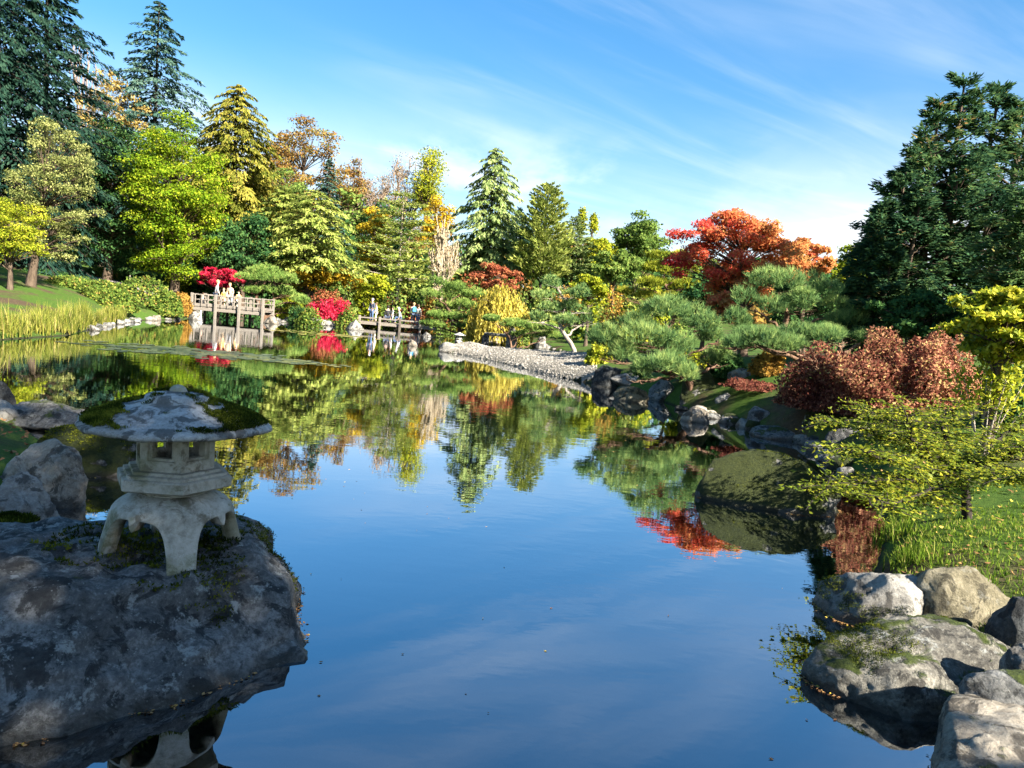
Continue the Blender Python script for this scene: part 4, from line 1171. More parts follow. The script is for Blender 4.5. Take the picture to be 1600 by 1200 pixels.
# ------------------------------------------------------------------ rocks
RK = {}
RK['lantern'] = rock_mat('stone_dark_lichen', (0.042, 0.042, 0.039), (0.115, 0.113, 0.104), (0.28, 0.275, 0.255), moss=0.1, lichen=0.9)
RK['grey'] = rock_mat('stone_grey', (0.05, 0.05, 0.047), (0.12, 0.118, 0.11), (0.23, 0.225, 0.205), moss=0.45, lichen=0.4)
RK['mossy'] = rock_mat('stone_mossy', (0.06, 0.058, 0.05), (0.15, 0.145, 0.13), (0.28, 0.27, 0.24), moss=1.35, lichen=0.3, mosscol=((0.014, 0.022, 0.005), (0.055, 0.066, 0.012)))
RK['tan'] = rock_mat('stone_tan', (0.12, 0.10, 0.075), (0.24, 0.205, 0.155), (0.37, 0.33, 0.26), moss=0.2, lichen=0.3)
RK['olive'] = rock_mat('stone_olive', (0.07, 0.06, 0.035), (0.15, 0.13, 0.08), (0.25, 0.22, 0.15), moss=0.3, lichen=0.25)
RK['pale'] = rock_mat('stone_pale', (0.11, 0.10, 0.085), (0.22, 0.205, 0.175), (0.35, 0.33, 0.285), moss=0.15, lichen=0.3)
RK['warm'] = rock_mat('stone_warm_grey', (0.05, 0.046, 0.038), (0.14, 0.13, 0.105), (0.28, 0.262, 0.215), moss=0.45, lichen=0.6)
RK['black'] = rock_mat('stone_black', (0.012, 0.014, 0.015), (0.03, 0.033, 0.033), (0.07, 0.072, 0.07), moss=0.4, lichen=0.12)
def moss_tufts(root, name, pts, nrm, seed, size=0.016, per=5, spread=0.012):
    """soft moss: masses of tiny fronds standing on a surface, part of the thing it grows on"""
    rng = np.random.default_rng(seed)
    n = len(pts)*per
    C = np.repeat(pts, per, 0)+rng.normal(0, spread, (n, 3))*np.array([1, 1, .4])
    Nn = unit(np.repeat(nrm, per, 0)+rng.normal(0, .5, (n, 3)))
    L = size*rng.uniform(.5, 1.4, n)
    V, F = leaves(C-Nn*0.006, Nn, rdir(rng, n), L, L*.42, 0.05)
    t = np.clip(0.5+0.5*fbm(C*6, 3, seed)+rng.normal(0, .18, n), 0, 1)
    o = link(name, mesh_np(name, V, F, np.repeat(t, 4)), G['mossb'], root)
    o['kind'] = 'stuff'
    return o
def face_samples(o, n, seed):
    rng = np.random.default_rng(seed)
    me = o.data
    V = np.empty(len(me.vertices)*3, np.float32); me.vertices.foreach_get('co', V); V = V.reshape(-1, 3).astype(float)
    F = np.empty(len(me.polygons)*3, np.int32); me.polygons.foreach_get('vertices', F); F = F.reshape(-1, 3)
    A, B, C = V[F[:, 0]], V[F[:, 1]], V[F[:, 2]]
    nr = np.cross(B-A, C-A); ar = np.linalg.norm(nr, axis=1)
    k = rng.choice(len(F), n, p=ar/ar.sum())
    r1, r2 = np.sqrt(rng.random(n))[:, None], rng.random(n)[:, None]
    return (1-r1)*A[k]+r1*(1-r2)*B[k]+r1*r2*C[k], nr[k]/(ar[k][:, None]+1e-12)
def rock_moss(o, seed, n, thr=0.05, zmin=0.10, nzmin=0.35, size=0.016, freq=1.6, where=None):
    P, Nn = face_samples(o, n, seed)
    f = fbm(P*freq+seed, 4, seed)+0.35*(Nn[:, 2]-0.6)
    keep = (f > thr) & (P[:, 2] > zmin) & (Nn[:, 2] > nzmin)
    if where is not None: keep &= where(P)
    if keep.sum() > 20: moss_tufts(o, 'moss', P[keep], Nn[keep], seed, size)
LITTER = []
def waterline_litter(o, n, seed):
    """remember the waterline of a rock so that floating leaves can gather along it"""
    P, Nn = face_samples(o, 40000, seed)
    k = np.abs(P[:, 2]+o.location[2]) < 0.012
    if k.sum() == 0: return
    rng = np.random.default_rng(seed)
    c, s = math.cos(o.rotation_euler[2]), math.sin(o.rotation_euler[2])
    Q, M_ = P[k], Nn[k]
    X = np.stack([Q[:, 0]*c-Q[:, 1]*s+o.location[0], Q[:, 0]*s+Q[:, 1]*c+o.location[1]], 1)
    D = unit(np.stack([M_[:, 0]*c-M_[:, 1]*s, M_[:, 0]*s+M_[:, 1]*c], 1))
    i = rng.integers(0, len(X), n)
    cl = vnoise(np.concatenate([X[i]*3.5, np.zeros((n, 1))], 1), seed)
    i = i[cl > -.15]; n = len(i)
    LITTER.append(X[i]+D[i]*np.abs(rng.normal(0, 0.018, (n, 1))))
LX, LY = -1.95, 4.28
def near_rocks():
    # the flat-topped boulder that carries the lantern
    o = rock('broad flat-topped grey boulder under the stone lantern', 0, 0, 0, 0, RK['lantern'], 11, level=6, world=((-2.58, 4.02, 0), 2.85, 2.05, 0.56), rot=R(38), p=5.5, cuts=5, cutd=(0.93, 1.1), rough=0.075, sink=1.3, flat_top=0.84)
    c, s = math.cos(R(38)), math.sin(R(38))
    rock_moss(o, 5, 50000, thr=-0.25, zmin=0.1, nzmin=0.1, where=lambda P: (P[:, 0]+.35*P[:, 1]+.15*fbm(P*2.5, 3, 4) > 1.02))
    lx, ly = LX+2.58, LY-4.02
    l0 = np.array([lx*c+ly*s, -lx*s+ly*c])
    P, Nn = face_samples(o, 40000, 9)
    rr = np.hypot(P[:, 0]-l0[0], P[:, 1]-l0[1])
    k = (rr < 0.50+0.22*fbm(P*4, 3, 2)) & (Nn[:, 2] > .4)
    moss_tufts(o, 'moss', P[k], Nn[k], 8, 0.022, 4)
    waterline_litter(o, 1000, 1)
    # left bank rocks
    L = [('long flat grey rock lying in the water behind the lantern roof', 85, 672, 150, 34, 'grey', 21, .7, 0.0), ('mossy sloping boulder reaching right behind the lantern', 142, 744, 140, 66, 'mossy', 22, .8, .4),
         ('rounded boulder with a sunlit face on the left bank', 72, 794, 126, 82, 'tan', 23, .8, .2), ('pale sunlit boulder at the left edge', 22, 842, 95, 78, 'pale', 24, .8, 0),
         ('small mossy boulder at the left edge beside the lantern boulder', 10, 880, 90, 56, 'mossy', 25, .8, 0), ('pale rock at the left edge under the fallen leaves', 5, 668, 70, 34, 'pale', 26, .8, 0),
         ('dark rock at the left edge in front of the far water', -5, 640, 46, 36, 'black', 27, .9, 0)]
    for lab, px, py, w, h, m_, sd_, dep, rot in L:
        o = rock(lab, px, py, w, h, RK[m_], sd_, level=5, depth=dep, rot=rot, p=2.7, cuts=8, cutd=(.62, .9))
        if m_ in ('mossy', 'olive'): rock_moss(o, sd_, 9000, thr=0.0, size=0.02)
        waterline_litter(o, 200, sd_)
    # right bank rocks near
    S = [('moss covered boulder standing in the water on the right', 1200, 796, 222, 78, 'mossy', 31, .6, -.3, 0), ('white lichened rock at the water edge below the grass', 1365, 985, 165, 72, 'pale', 32, .7, -.5, 0),
         ('smooth olive-brown boulder behind the lichened rock', 1500, 975, 170, 70, 'olive', 33, .6, -.35, .15), ('big dark mossy pointed boulder at the right water edge', 1450, 1112, 255, 118, 'warm', 34, .6, .2, 0),
         ('large pale sunlit flat stone in the bottom right corner', 1560, 1225, 330, 100, 'tan', 35, .8, .3, .22), ('dark rounded rock at the right edge beside the olive boulder', 1600, 1010, 90, 60, 'black', 36, .8, 0, .25),
         ('small pale round stone at the right edge', 1597, 1066, 50, 42, 'pale', 37, .9, 0, .3), ('flat grey stone at the right edge above the corner stone', 1580, 1108, 130, 38, 'grey', 38, .6, 0, .3)]
    for lab, px, py, w, h, m_, sd_, dep, rot, z0 in S:
        wd = {35: ((2.5, 2.95, 0), 1.5, 1.3, .38), 34: ((2.72, 4.30, 0), 1.45, .85, .37)}.get(sd_)
        o = rock(lab, px, py, w, h, RK[m_], sd_, level=6 if sd_ in (34, 35) else 5, depth=dep, rot=rot, z0=z0, p=2.5, cuts=7, cutd=(.68, .92), sink=0.8, world=wd, flat_top=.45 if sd_ == 35 else None, rough=.07, crisp=.45)
        if sd_ == 31: rock_moss(o, 3, 16000, thr=-.1, zmin=.2, nzmin=.3, size=.012)
        if sd_ == 34: rock_moss(o, 4, 40000, thr=.02, zmin=.1, nzmin=.1, size=.010, where=lambda P: P[:, 1] > P[:, 0]*.25-.02)
        if sd_ == 32: rock_moss(o, 4, 24000, thr=.15, zmin=.08, nzmin=.3, size=.010)
        waterline_litter(o, 800 if sd_ in (34, 32, 31) else 120, sd_)
    # row of rocks along the middle right bank
    M_ = [('black pointed rock at the end of the pebble beach', 950, 606, 56, 34, 'black', 41), ('brown shaded rock under the nearest pine', 985, 628, 50, 24, 'olive', 42), ('large mossy boulder with a pale right face', 1088, 640, 66, 48, 'mossy', 43),
          ('smooth warm-tan rock in the water edge', 1087, 660, 56, 24, 'tan', 44), ('small grey rock right of the warm-tan rock', 1132, 652, 34, 16, 'grey', 45), ('grey rounded rock at the bend of the right bank', 1184, 672, 38, 28, 'grey', 46),
          ('little pale rock on the grass above the bank', 1172, 640, 20, 12, 'pale', 47), ('dark mossy rock right of the grey rounded rock', 1238, 676, 60, 32, 'mossy', 48), ('long low slab at the water edge in front of the dark mossy rock', 1222, 688, 90, 16, 'grey', 49),
          ('mossy low rock behind the layered tree, left one', 1275, 694, 50, 24, 'mossy', 50), ('grey rock under the left sprays of the layered tree', 1320, 712, 60, 26, 'grey', 51), ('pale rock peeping under the layered tree', 1352, 722, 44, 20, 'pale', 52),
          ('pale flat stone on the sunlit grass behind the pine', 1158, 586, 44, 14, 'pale', 53), ('pale slab half buried beside the nearest pine', 985, 584, 60, 12, 'pale', 54), ('grey rock under the nearest pine', 1040, 628, 56, 30, 'grey', 55)]
    for lab, px, py, w, h, m_, sd_ in M_:
        q = W(px, py, 0.0)
        z0 = 0.0
        if sd_ in (47, 53, 54): z0 = {47: .45, 53: .95, 54: .5}[sd_]
        o = rock(lab, px, py, w, h, RK[m_], sd_, level=4, z0=z0, depth=.8, p=2.6, cuts=8, sink=.7)
        gzz = gz(o.location[0], o.location[1])
        if z0: o.location[2] = gzz-0.03
        else: o.location[2] = max(0, gzz-.16)
near_rocks()
def far_rocks():
    """stones edging the far shore"""
    rng = random.Random(9)
    runs = [((140, 516), (300, 498), 24, 'pale stone in the edging along the left shore', 'stones edging the left shore', (8, 17)),
            ((430, 503), (560, 516), 22, 'pale stone in the edging between the two bridges', 'stones edging the shore between the bridges', (9, 22)),
            ((1070, 640), (1330, 745), 26, 'grey stone in the edging of the shaded right bank', 'stones edging the right bank', (16, 44)),
            ((690, 527), (900, 560), 15, 'pale stone in the edging of the inlet behind the pebble beach', 'stones edging the inlet', (9, 20))]
    shapes = [mesh_np('rock', *rock_shape(3, (0.5, 0.42, 0.4), 500+i, .14, 9), smooth=True) for i in range(7)]
    ms = [RK['pale'], RK['grey'], RK['tan'], RK['pale'], RK['grey'], RK['mossy'], RK['pale']]
    for me, mm in zip(shapes, ms): me.materials.append(mm)
    for a, b, n, lab, grp, wr in runs:
        A = np.array(W(*a)[:2]); B = np.array(W(*b)[:2])
        # follow the shoreline between the two points
        i0 = int(np.argmin(np.hypot(*(SHORE-A).T))); i1 = int(np.argmin(np.hypot(*(SHORE-B).T)))
        lo, hi = min(i0, i1), max(i0, i1)
        path = SHORE[lo:hi+1]
        seg = np.concatenate([[0], np.cumsum(np.hypot(*np.diff(path, axis=0).T))])
        for k in range(n):
            s = seg[-1]*(k+rng.uniform(.1, .9))/n
            x = np.interp(s, seg, path[:, 0]); y = np.interp(s, seg, path[:, 1])
            w = rng.uniform(*wr)*math.hypot(x, y)/FPX
            o = link('rock', shapes[rng.randrange(7)], None, None, (x+rng.uniform(-.15, .15), y+rng.uniform(-.1, .4), w*0.12))
            o.scale = (w, w*rng.uniform(.8, 1.2), w*rng.uniform(.6, 1.0)); o.rotation_euler = (0, 0, rng.uniform(0, 6))
            tag(o, lab, 'rock', grp)
    sp = [('tall pale standing stone at the end of the stone slab bridge', 798, 543, 18, 34, 'pale', 61), ('pale rock at the far tip of the pebble beach', 700, 551, 32, 16, 'pale', 62), ('rock standing alone in the water left of the pebble beach', 644, 541, 22, 10, 'tan', 63),
          ('yellow lichened rock at the right foot of the left bridge', 424, 506, 26, 12, 'tan', 64), ('pale boulder at the left foot of the left bridge', 304, 500, 20, 14, 'pale', 65), ('pale rock on the far lawn edge', 846, 545, 18, 20, 'pale', 66),
          ('pale low rock behind the pebble beach', 822, 557, 26, 10, 'pale', 67), ('long pale rock near the landward end of the beach', 885, 570, 46, 16, 'pale', 68), ('rugged lichened rock left of the stone slab bridge', 768, 538, 26, 22, 'tan', 69),
          ('pale rock left of the second bridge', 555, 516, 34, 16, 'pale', 70), ('flat slate-grey rock at the left edge of the far shore', 2, 526, 34, 10, 'grey', 71), ('pale stone among the yellow iris', 667, 527, 16, 8, 'pale', 72)]
    for lab, px, py, w, h, m_, sd_ in sp:
        rock(lab, px, py, w, h, RK[m_], sd_, level=4, depth=.7, p=2.4, cuts=10, sink=.6)
far_rocks()

# ------------------------------------------------------------------ pebble beach
def pebble_beach():
    px = [(930, 600), (850, 585), (780, 567), (715, 554), (690, 549), (720, 542), (790, 552), (860, 565), (930, 580)]
    poly = np.array([W(*p)[:2] for p in px])
    rng = np.random.default_rng(3)
    lo, hi = poly.min(0)-.3, poly.max(0)+.3
    Q = rng.uniform(lo, hi, (60000, 2))
    s = sdist(Q[:, 0], Q[:, 1])
    # inside the beach outline
    ins = np.zeros(len(Q), bool)
    for i in range(len(poly)):
        x0, y0 = poly[i]; x1, y1 = poly[(i+1) % len(poly)]
        c = ((y0 > Q[:, 1]) != (y1 > Q[:, 1]))
        ins ^= c & (Q[:, 0] < x0+(Q[:, 1]-y0)*(x1-x0)/((y1-y0) if abs(y1-y0) > 1e-9 else 1e-9))
    Q = Q[ins & (s > -.25)][:5200]
    z = height(Q[:, 0], Q[:, 1])
    V0, F0 = ico(1)
    n = len(Q); k = len(V0)
    sz = rng.uniform(.018, .04, n)*rng.choice([.8, 1, 1, 1.5], n)
    ax = rng.uniform(.6, 1.3, (n, 1, 3))*np.array([1, 1, .6])
    a = rng.uniform(0, 6.28, n); ca, sa = np.cos(a), np.sin(a)
    Vv = V0[None]*ax*sz[:, None, None]
    Vr = np.stack([Vv[..., 0]*ca[:, None]-Vv[..., 1]*sa[:, None], Vv[..., 0]*sa[:, None]+Vv[..., 1]*ca[:, None], Vv[..., 2]], -1)
    Vr += np.concatenate([Q, np.maximum(z, -.05)[:, None]+.02], 1)[:, None]
    c0 = np.array([Q[:, 0].mean(), Q[:, 1].mean(), 0])
    F = (F0[None]+(np.arange(n)*k)[:, None, None]).reshape(-1, 3)
    mt, nt = newmat('pebbles'); nn = N(nt)
    col = nn.ramp(nn.attr('tint'), [(0, (0.17, 0.155, 0.13)), (.5, (0.25, 0.23, 0.195)), (1, (0.34, 0.315, 0.27))])
    nn.final(nn.bsdf(col, .85, .2))
    # packed gravel between the stones, following the ground
    gx = np.arange(lo[0], hi[0], .16); gy = np.arange(lo[1], hi[1], .16)
    GX, GY = np.meshgrid(gx, gy); nxx = len(gx)
    def inpoly(px_, py_):
        r_ = np.zeros(px_.shape, bool)
        for i in range(len(poly)):
            x0, y0 = poly[i]; x1, y1 = poly[(i+1) % len(poly)]
            cc = ((y0 > py_) != (y1 > py_))
            r_ ^= cc & (px_ < x0+(py_-y0)*(x1-x0)/((y1-y0) if abs(y1-y0) > 1e-9 else 1e-9))
        return r_
    ii, jj = np.meshgrid(np.arange(nxx-1), np.arange(len(gy)-1))
    ok = inpoly((GX[:-1, :-1]+.08).ravel(), (GY[:-1, :-1]+.08).ravel())
    aa = (jj*nxx+ii).ravel()[ok]
    GZ = height(GX.ravel(), GY.ravel())+.022
    gm_, gt = newmat('packed_gravel'); gn = N(gt); gp = gn.geo('Position')
    gf = gn.voro(gp, 16); gb = gn.noise(gp, 1.2, 4)
    gn.final(gn.bsdf(gn.mix(gn.math('MULTIPLY', gb, .5), gn.ramp(gf, [(0, (.30, .275, .235)), (.6, (.14, .125, .10))]), (.18, .16, .12)), .95, .1, gn.bump(gf, .8, .03)))
    gs = link('gravel_spit', mesh_np('gravel_spit', np.stack([GX.ravel(), GY.ravel(), GZ], 1), np.stack([aa, aa+1, aa+1+nxx, aa+nxx], 1), smooth=True), gm_)
    gs['kind'] = 'structure'
    o = link('pebble_beach', mesh_np('pebble_beach', Vr.reshape(-1, 3)-c0, F, np.repeat(rng.random(n), k), smooth=True), mt, None, tuple(c0))
    tag(o, 'pale grey pebble spit running out into the pond', 'pebbles', kind='stuff')
pebble_beach()

# ------------------------------------------------------------------ stone lanterns
def lantern_mat():
    mt, nt = newmat('lantern_granite'); n = N(nt)
    g = n.coord('Object')
    f = n.noise(g, 28, 8, .7); big = n.noise(g, 5, 5, .6, .4); grit = n.noise(g, 150, 3, .7)
    x = n.math('ADD', n.math('MULTIPLY', f, .55), n.math('MULTIPLY', big, .45))
    col = n.ramp(x, [(.34, (.24, .22, .17)), (.5, (.45, .42, .345)), (.66, (.60, .57, .49))])
    sp = n.voro(g, 55)
    col = n.mix(n.math('MULTIPLY', n.step(sp, .2, .1), n.step(big, .48, .6)), col, (.48, .48, .44))
    col = n.mix(n.math('MULTIPLY', n.step(n.noise(g, 7, 8, .72, .5), .50, .60), .7), col, (.13, .105, .065))
    col = n.mix(n.math('MULTIPLY', n.step(n.noise(g, 3.4, 6, .6), .52, .62), .5), col, (.16, .165, .06))
    h = n.math('ADD', n.math('MULTIPLY', f, .6), n.math('MULTIPLY', grit, .5))
    n.final(n.bsdf(col, .93, .2, n.bump(h, .9, .014)))
    return mt
LM = lantern_mat()
ROOFM = rock_mat('lantern_roof_stone', (.2, .195, .175), (.36, .35, .325), (.52, .51, .47), moss=.2, lichen=.5, scale=2.0)
def hexr(th, k, n=6, off=0.0):
    """radius factor between a circle (k=0) and a polygon (k=1)"""
    a = (th-off) % (2*math.pi/n)-math.pi/n
    return (1-k)+k*math.cos(math.pi/n)/np.cos(a)
def prism(prof, n, off, mat, name, parent, smooth=False, k=1.0, sub=1):
    """stack of n-gon rings: prof = [(radius, z)...]"""
    bm = bmesh.new()
    rings = []
    m_ = n*sub
    for r, z in prof:
        ring = []
        for i in range(m_):
            th = off+2*math.pi*i/m_
            a = (2*math.pi*i/m_) % (2*math.pi/n)-math.pi/n
            rr = r*(math.cos(math.pi/n)/math.cos(a)*k+(1-k)) if sub > 1 else r
            ring.append(bm.verts.new((rr*math.cos(th), rr*math.sin(th), z)))
        rings.append(ring)
    for a, b in zip(rings, rings[1:]):
        for i in range(m_):
            bm.faces.new((a[i], a[(i+1) % m_], b[(i+1) % m_], b[i]))
    bm.faces.new(rings[0][::-1]); bm.faces.new(rings[-1])
    return bm_obj(name, bm, mat, parent, smooth=smooth)
def stone_lantern(loc, label, yaw, s=1.0, detail=True, group=None):
    root = empty('stone_lantern', loc, label, 'stone lantern', group, yaw)
    # splayed base: a low dome standing on four legs with lobed arches between them
    nth, nz = (240, 14) if detail else (48, 5)
    Hb = .405*s
    th = np.linspace(0, 2*np.pi, nth, endpoint=False)
    q = (th % (np.pi/2))/(np.pi/2)            # 0 and 1: middle of a leg
    u = np.abs(q-.5)*2                        # 0 at arch centre
    w = .75
    arch = np.where(u < w, np.clip(1-(u/w)**5, 0, 1)**.45, 0)
    lobe = .06*np.clip(1-(u/.13)**2, 0, 1)+0.02*np.clip(1-((u-.45)/.2)**2, 0, 1)*0
    zt = arch*(.295*s)-lobe*s*(arch > .5)
    def prof(z):
        t = z/Hb
        return (.405-.10*t-.125*np.clip((t-.72)/.28, 0, 1)**2.2)*s
    V, F = [], []
    t = np.linspace(0, 1, nz)
    Z = zt[:, None]+(Hb-zt[:, None])*t[None]
    for inner in (0, 1):
        rr = prof(Z)-(.085*s*(1-.2*Z/Hb) if inner else 0)
        zz = np.minimum(Z, Hb-.06*s) if inner else Z
        rr = rr*(1+.012*np.cos(4*th)[:, None]*1)
        V.append(np.stack([rr*np.cos(th)[:, None], rr*np.sin(th)[:, None], zz-.02*s*(Z < .001)], -1).reshape(-1, 3))
    off = nth*nz
    i = np.arange(nth); i2 = (i+1) % nth
    for j in range(nz-1):
        F.append(np.stack([i*nz+j, i2*nz+j, i2*nz+j+1, i*nz+j+1], 1))
        F.append(off+np.stack([i*nz+j+1, i2*nz+j+1, i2*nz+j, i*nz+j], 1))
    F.append(np.stack([off+i*nz, off+i2*nz, i2*nz, i*nz], 1))
    F.append(np.stack([i*nz+nz-1, i2*nz+nz-1, off+i2*nz+nz-1, off+i*nz+nz-1], 1))
    me = mesh_np('base', np.concatenate(V), np.concatenate(F))
    base = link('base', me, LM, root)
    base.rotation_euler = (0, 0, -math.pi/2)
    prism([(.0, Hb-.012*s), (.19*s, Hb-.012*s), (.19*s, Hb+.004*s), (0.01, Hb+.004*s)], 24, 0, LM, 'base_cap', root)
    # hexagonal platform with stepped top
    h0 = Hb+.004*s
    pf = prism([(.05*s, h0), (.20*s, h0), (.20*s, h0+.022*s), (.315*s, h0+.034*s), (.335*s, h0+.045*s), (.335*s, h0+.098*s), (.328*s, h0+.104*s), (.305*s, h0+.108*s), (.302*s, h0+.122*s), (.272*s, h0+.127*s), (.268*s, h0+.142*s), (.1*s, h0+.142*s)], 6, -math.pi/2, LM, 'platform', root)
    # hexagonal light chamber with a square window in every face
    z0 = h0+.143*s; hc = .24*s; ra = .228*s
    bm = bmesh.new()
    n6 = 6
    for k in range(n6):
        a0 = -math.pi/2+k*math.pi/3; a1 = a0+math.pi/3
        def pt(uu, zz, rr):
            p0 = np.array([math.cos(a0), math.sin(a0)]); p1 = np.array([math.cos(a1), math.sin(a1)])
            p = (p0*(1-uu)+p1*uu)*rr
            return bm.verts.new((p[0], p[1], z0+zz))
        us = [0, .16, .24, .76, .84, 1]; zs = [0, .06*s, .075*s, .185*s, .20*s, hc]
        ri = ra-.05*s
        lay = [ra, ra-.014*s, ri]
        g0 = [[pt(u_, z_, ra) for z_ in zs] for u_ in us]
        rec = {}
        for a_ in (2, 3):
            for b_ in (2, 3):
                rec[(a_, b_)] = (pt(us[a_], zs[b_], ra-.016*s), pt(us[a_], zs[b_], ri-.01*s))
        ro = {}
        for a_ in (1, 4):
            for b_ in (1, 4):
                ro[(a_, b_)] = pt(us[a_], zs[b_], ra-.016*s)
        for a_ in range(5):
            for b_ in range(5):
                if 1 <= a_ <= 3 and 1 <= b_ <= 3: continue
                bm.faces.new((g0[a_][b_], g0[a_+1][b_], g0[a_+1][b_+1], g0[a_][b_+1]))
        # recess walls and sunk panel round the window
        def qd(*v):
            try: bm.faces.new(v)
            except ValueError: pass
        o4 = [(1, 1), (4, 1), (4, 4), (1, 4)]; i4 = [(2, 2), (3, 2), (3, 3), (2, 3)]
        for e in range(4):
            f_ = (e+1) % 4
            qd(g0[o4[e][0]][o4[e][1]], g0[o4[f_][0]][o4[f_][1]], ro[o4[f_]], ro[o4[e]])
            qd(ro[o4[e]], ro[o4[f_]], rec[i4[f_]][0], rec[i4[e]][0])
            qd(rec[i4[e]][0], rec[i4[f_]][0], rec[i4[f_]][1], rec[i4[e]][1])
        # inner wall round the opening
        gi = [[pt(u_, z_, ri-.01*s) for z_ in (0, hc)] for u_ in (0, 1)]
        c4 = [gi[0][0], gi[1][0], gi[1][1], gi[0][1]]
        for e in range(4):
            f_ = (e+1) % 4
            qd(c4[f_], c4[e], rec[i4[e]][1], rec[i4[f_]][1])
    bmesh.ops.remove_doubles(bm, verts=bm.verts, dist=1e-4*s)
    bm_obj('light_chamber', bm, LM, root)
    # wide umbrella roof
    zr = z0+hc-.004*s
    prof_ = [(.18, .0), (.30, .005), (.46, .003), (.548, .0), (.556, .012), (.550, .028), (.50, .048), (.42, .078), (.33, .110), (.25, .136), (.185, .152), (.175, .178), (.15, .190), (.075, .200), (.062, .206)]
    nt_ = 96 if detail else 24
    V, F = [], []
    rng = np.random.default_rng(5)
    for (r, z) in prof_:
        kk = .55*min(1, r/.5)
        for i_ in range(nt_):
            t_ = 2*np.pi*i_/nt_
            a = ((t_+math.pi/2) % (np.pi/3))-np.pi/6
            f_ = (1-kk)+kk*math.cos(np.pi/6)/math.cos(a)
            rr = r*s*f_
            lift = .02*s*((f_-(1-kk*.13))*6)*(r/.55)**2
            V.append((rr*math.cos(t_), rr*math.sin(t_), zr+z*s+lift))
    V = np.array(V); V += .006*s*np.stack([fbm(V*9/s, 3, 1), fbm(V*9/s, 3, 2), fbm(V*9/s, 3, 3)], 1)
    m_ = len(prof_)
    i_ = np.arange(nt_); i2 = (i_+1) % nt_
    F = [np.stack([j*nt_+i_, j*nt_+i2, (j+1)*nt_+i2, (j+1)*nt_+i_], 1) for j in range(m_-1)]
    roof = link('roof', mesh_np('roof', V, np.concatenate(F), smooth=True), ROOFM, root)
    fin = prism([(.056, .195), (.047, .216), (.040, .228), (.024, .240), (.01, .244)], 16, 0, LM, 'finial', root, True)
    fin.data.transform(Matrix.Translation((0, 0, zr)) @ Matrix.Diagonal((s, s, s, 1)))
    prism([(.22*s, zr-.012*s), (.24*s, zr-.012*s), (.24*s, zr+.01*s), (.2*s, zr+.01*s)], 6, -math.pi/2, LM, 'roof_bed', root)
    if detail:
        rng = np.random.default_rng(12)
        n = 26000
        a = rng.uniform(0, 2*np.pi, n); r = np.sqrt(rng.uniform(.03**2, .53**2, n))
        pr = np.array(prof_[4:]); zz = np.interp(-r, -pr[:, 0], pr[:, 1])
        kk = .55*np.minimum(1, r/.5); aa = ((a+math.pi/2) % (np.pi/3))-np.pi/6
        f_ = (1-kk)+kk*math.cos(np.pi/6)/np.cos(aa)
        P = np.stack([r*f_*np.cos(a), r*f_*np.sin(a), zr/s+zz+.02*((f_-(1-kk*.13))*6)*(r/.55)**2], 1)*s
        x, y = P[:, 0], P[:, 1]
        nz_ = fbm(P*5, 4, 6)
        bare_ = ((x+.10)/.24)**2+((y+.30)/.22)**2 < 1+.9*nz_
        keep = ~bare_ & (nz_ > -.42) & ~(np.hypot(x+.04, y+.13) < .07+.03*nz_)
        keep &= r < .525
        P[:, 2] += .011*s
        moss_tufts(roof, 'moss', P[keep], unit(np.stack([x*.5, y*.5, np.full(n, .8)], 1))[keep], 7, .013, 3, .008)
    return root
bpy.context.view_layer.update()
def surf_z(name, x, y):
    o = bpy.data.objects[name]
    inv = o.matrix_world.inverted()
    ok, p, n_, i_ = o.ray_cast(inv @ Vector((x, y, 5)), (inv.to_3x3() @ Vector((0, 0, -1))).normalized())
    return (o.matrix_world @ p)[2] if ok else 0.0
zt_ = min(surf_z('rock', LX+.36*math.cos(a), LY+.36*math.sin(a)) for a in np.linspace(0, 6.28, 16))
zt_ = max(zt_, .40); print('LANTERN TOP', zt_)
LANT = stone_lantern((LX, LY, zt_-.005), 'large mossy snow-viewing stone lantern on the flat boulder at the left', math.atan2(-LX, LY)+R(8))

# ------------------------------------------------------------------ bridges
WOODM = None
def wood_mat(name, a, b):
    mt, nt = newmat(name); n = N(nt)
    g = n.scale(n.coord('Object'), (3, 3, 3))
    f = n.noise(n.scale(n.coord('Object'), (1, 14, 14)), 4, 6, .6, .3)
    n.final(n.bsdf(n.ramp(f, [(.3, a), (.7, b)]), .85, .2, n.bump(f, .4, .01)))
    return mt
WOODM = wood_mat('weathered_wood', (.12, .10, .078), (.27, .24, .20))
WOODD = wood_mat('dark_wood', (.06, .048, .036), (.15, .125, .1))
def part(root, name, sx, sy, sz, c, mat, bev=.008, share={}):
    key = (name, round(sx, 3), round(sy, 3), round(sz, 3), mat.name)
    if key not in share:
        me = bpy.data.meshes.new(name); bm = box_bm(sx, sy, sz, bev); bm.to_mesh(me); bm.free(); me.materials.append(mat)
        share[key] = me
    o = bpy.data.objects.new(name, share[key]); COL.objects.link(o); o.parent = root; o.location = c
    return o
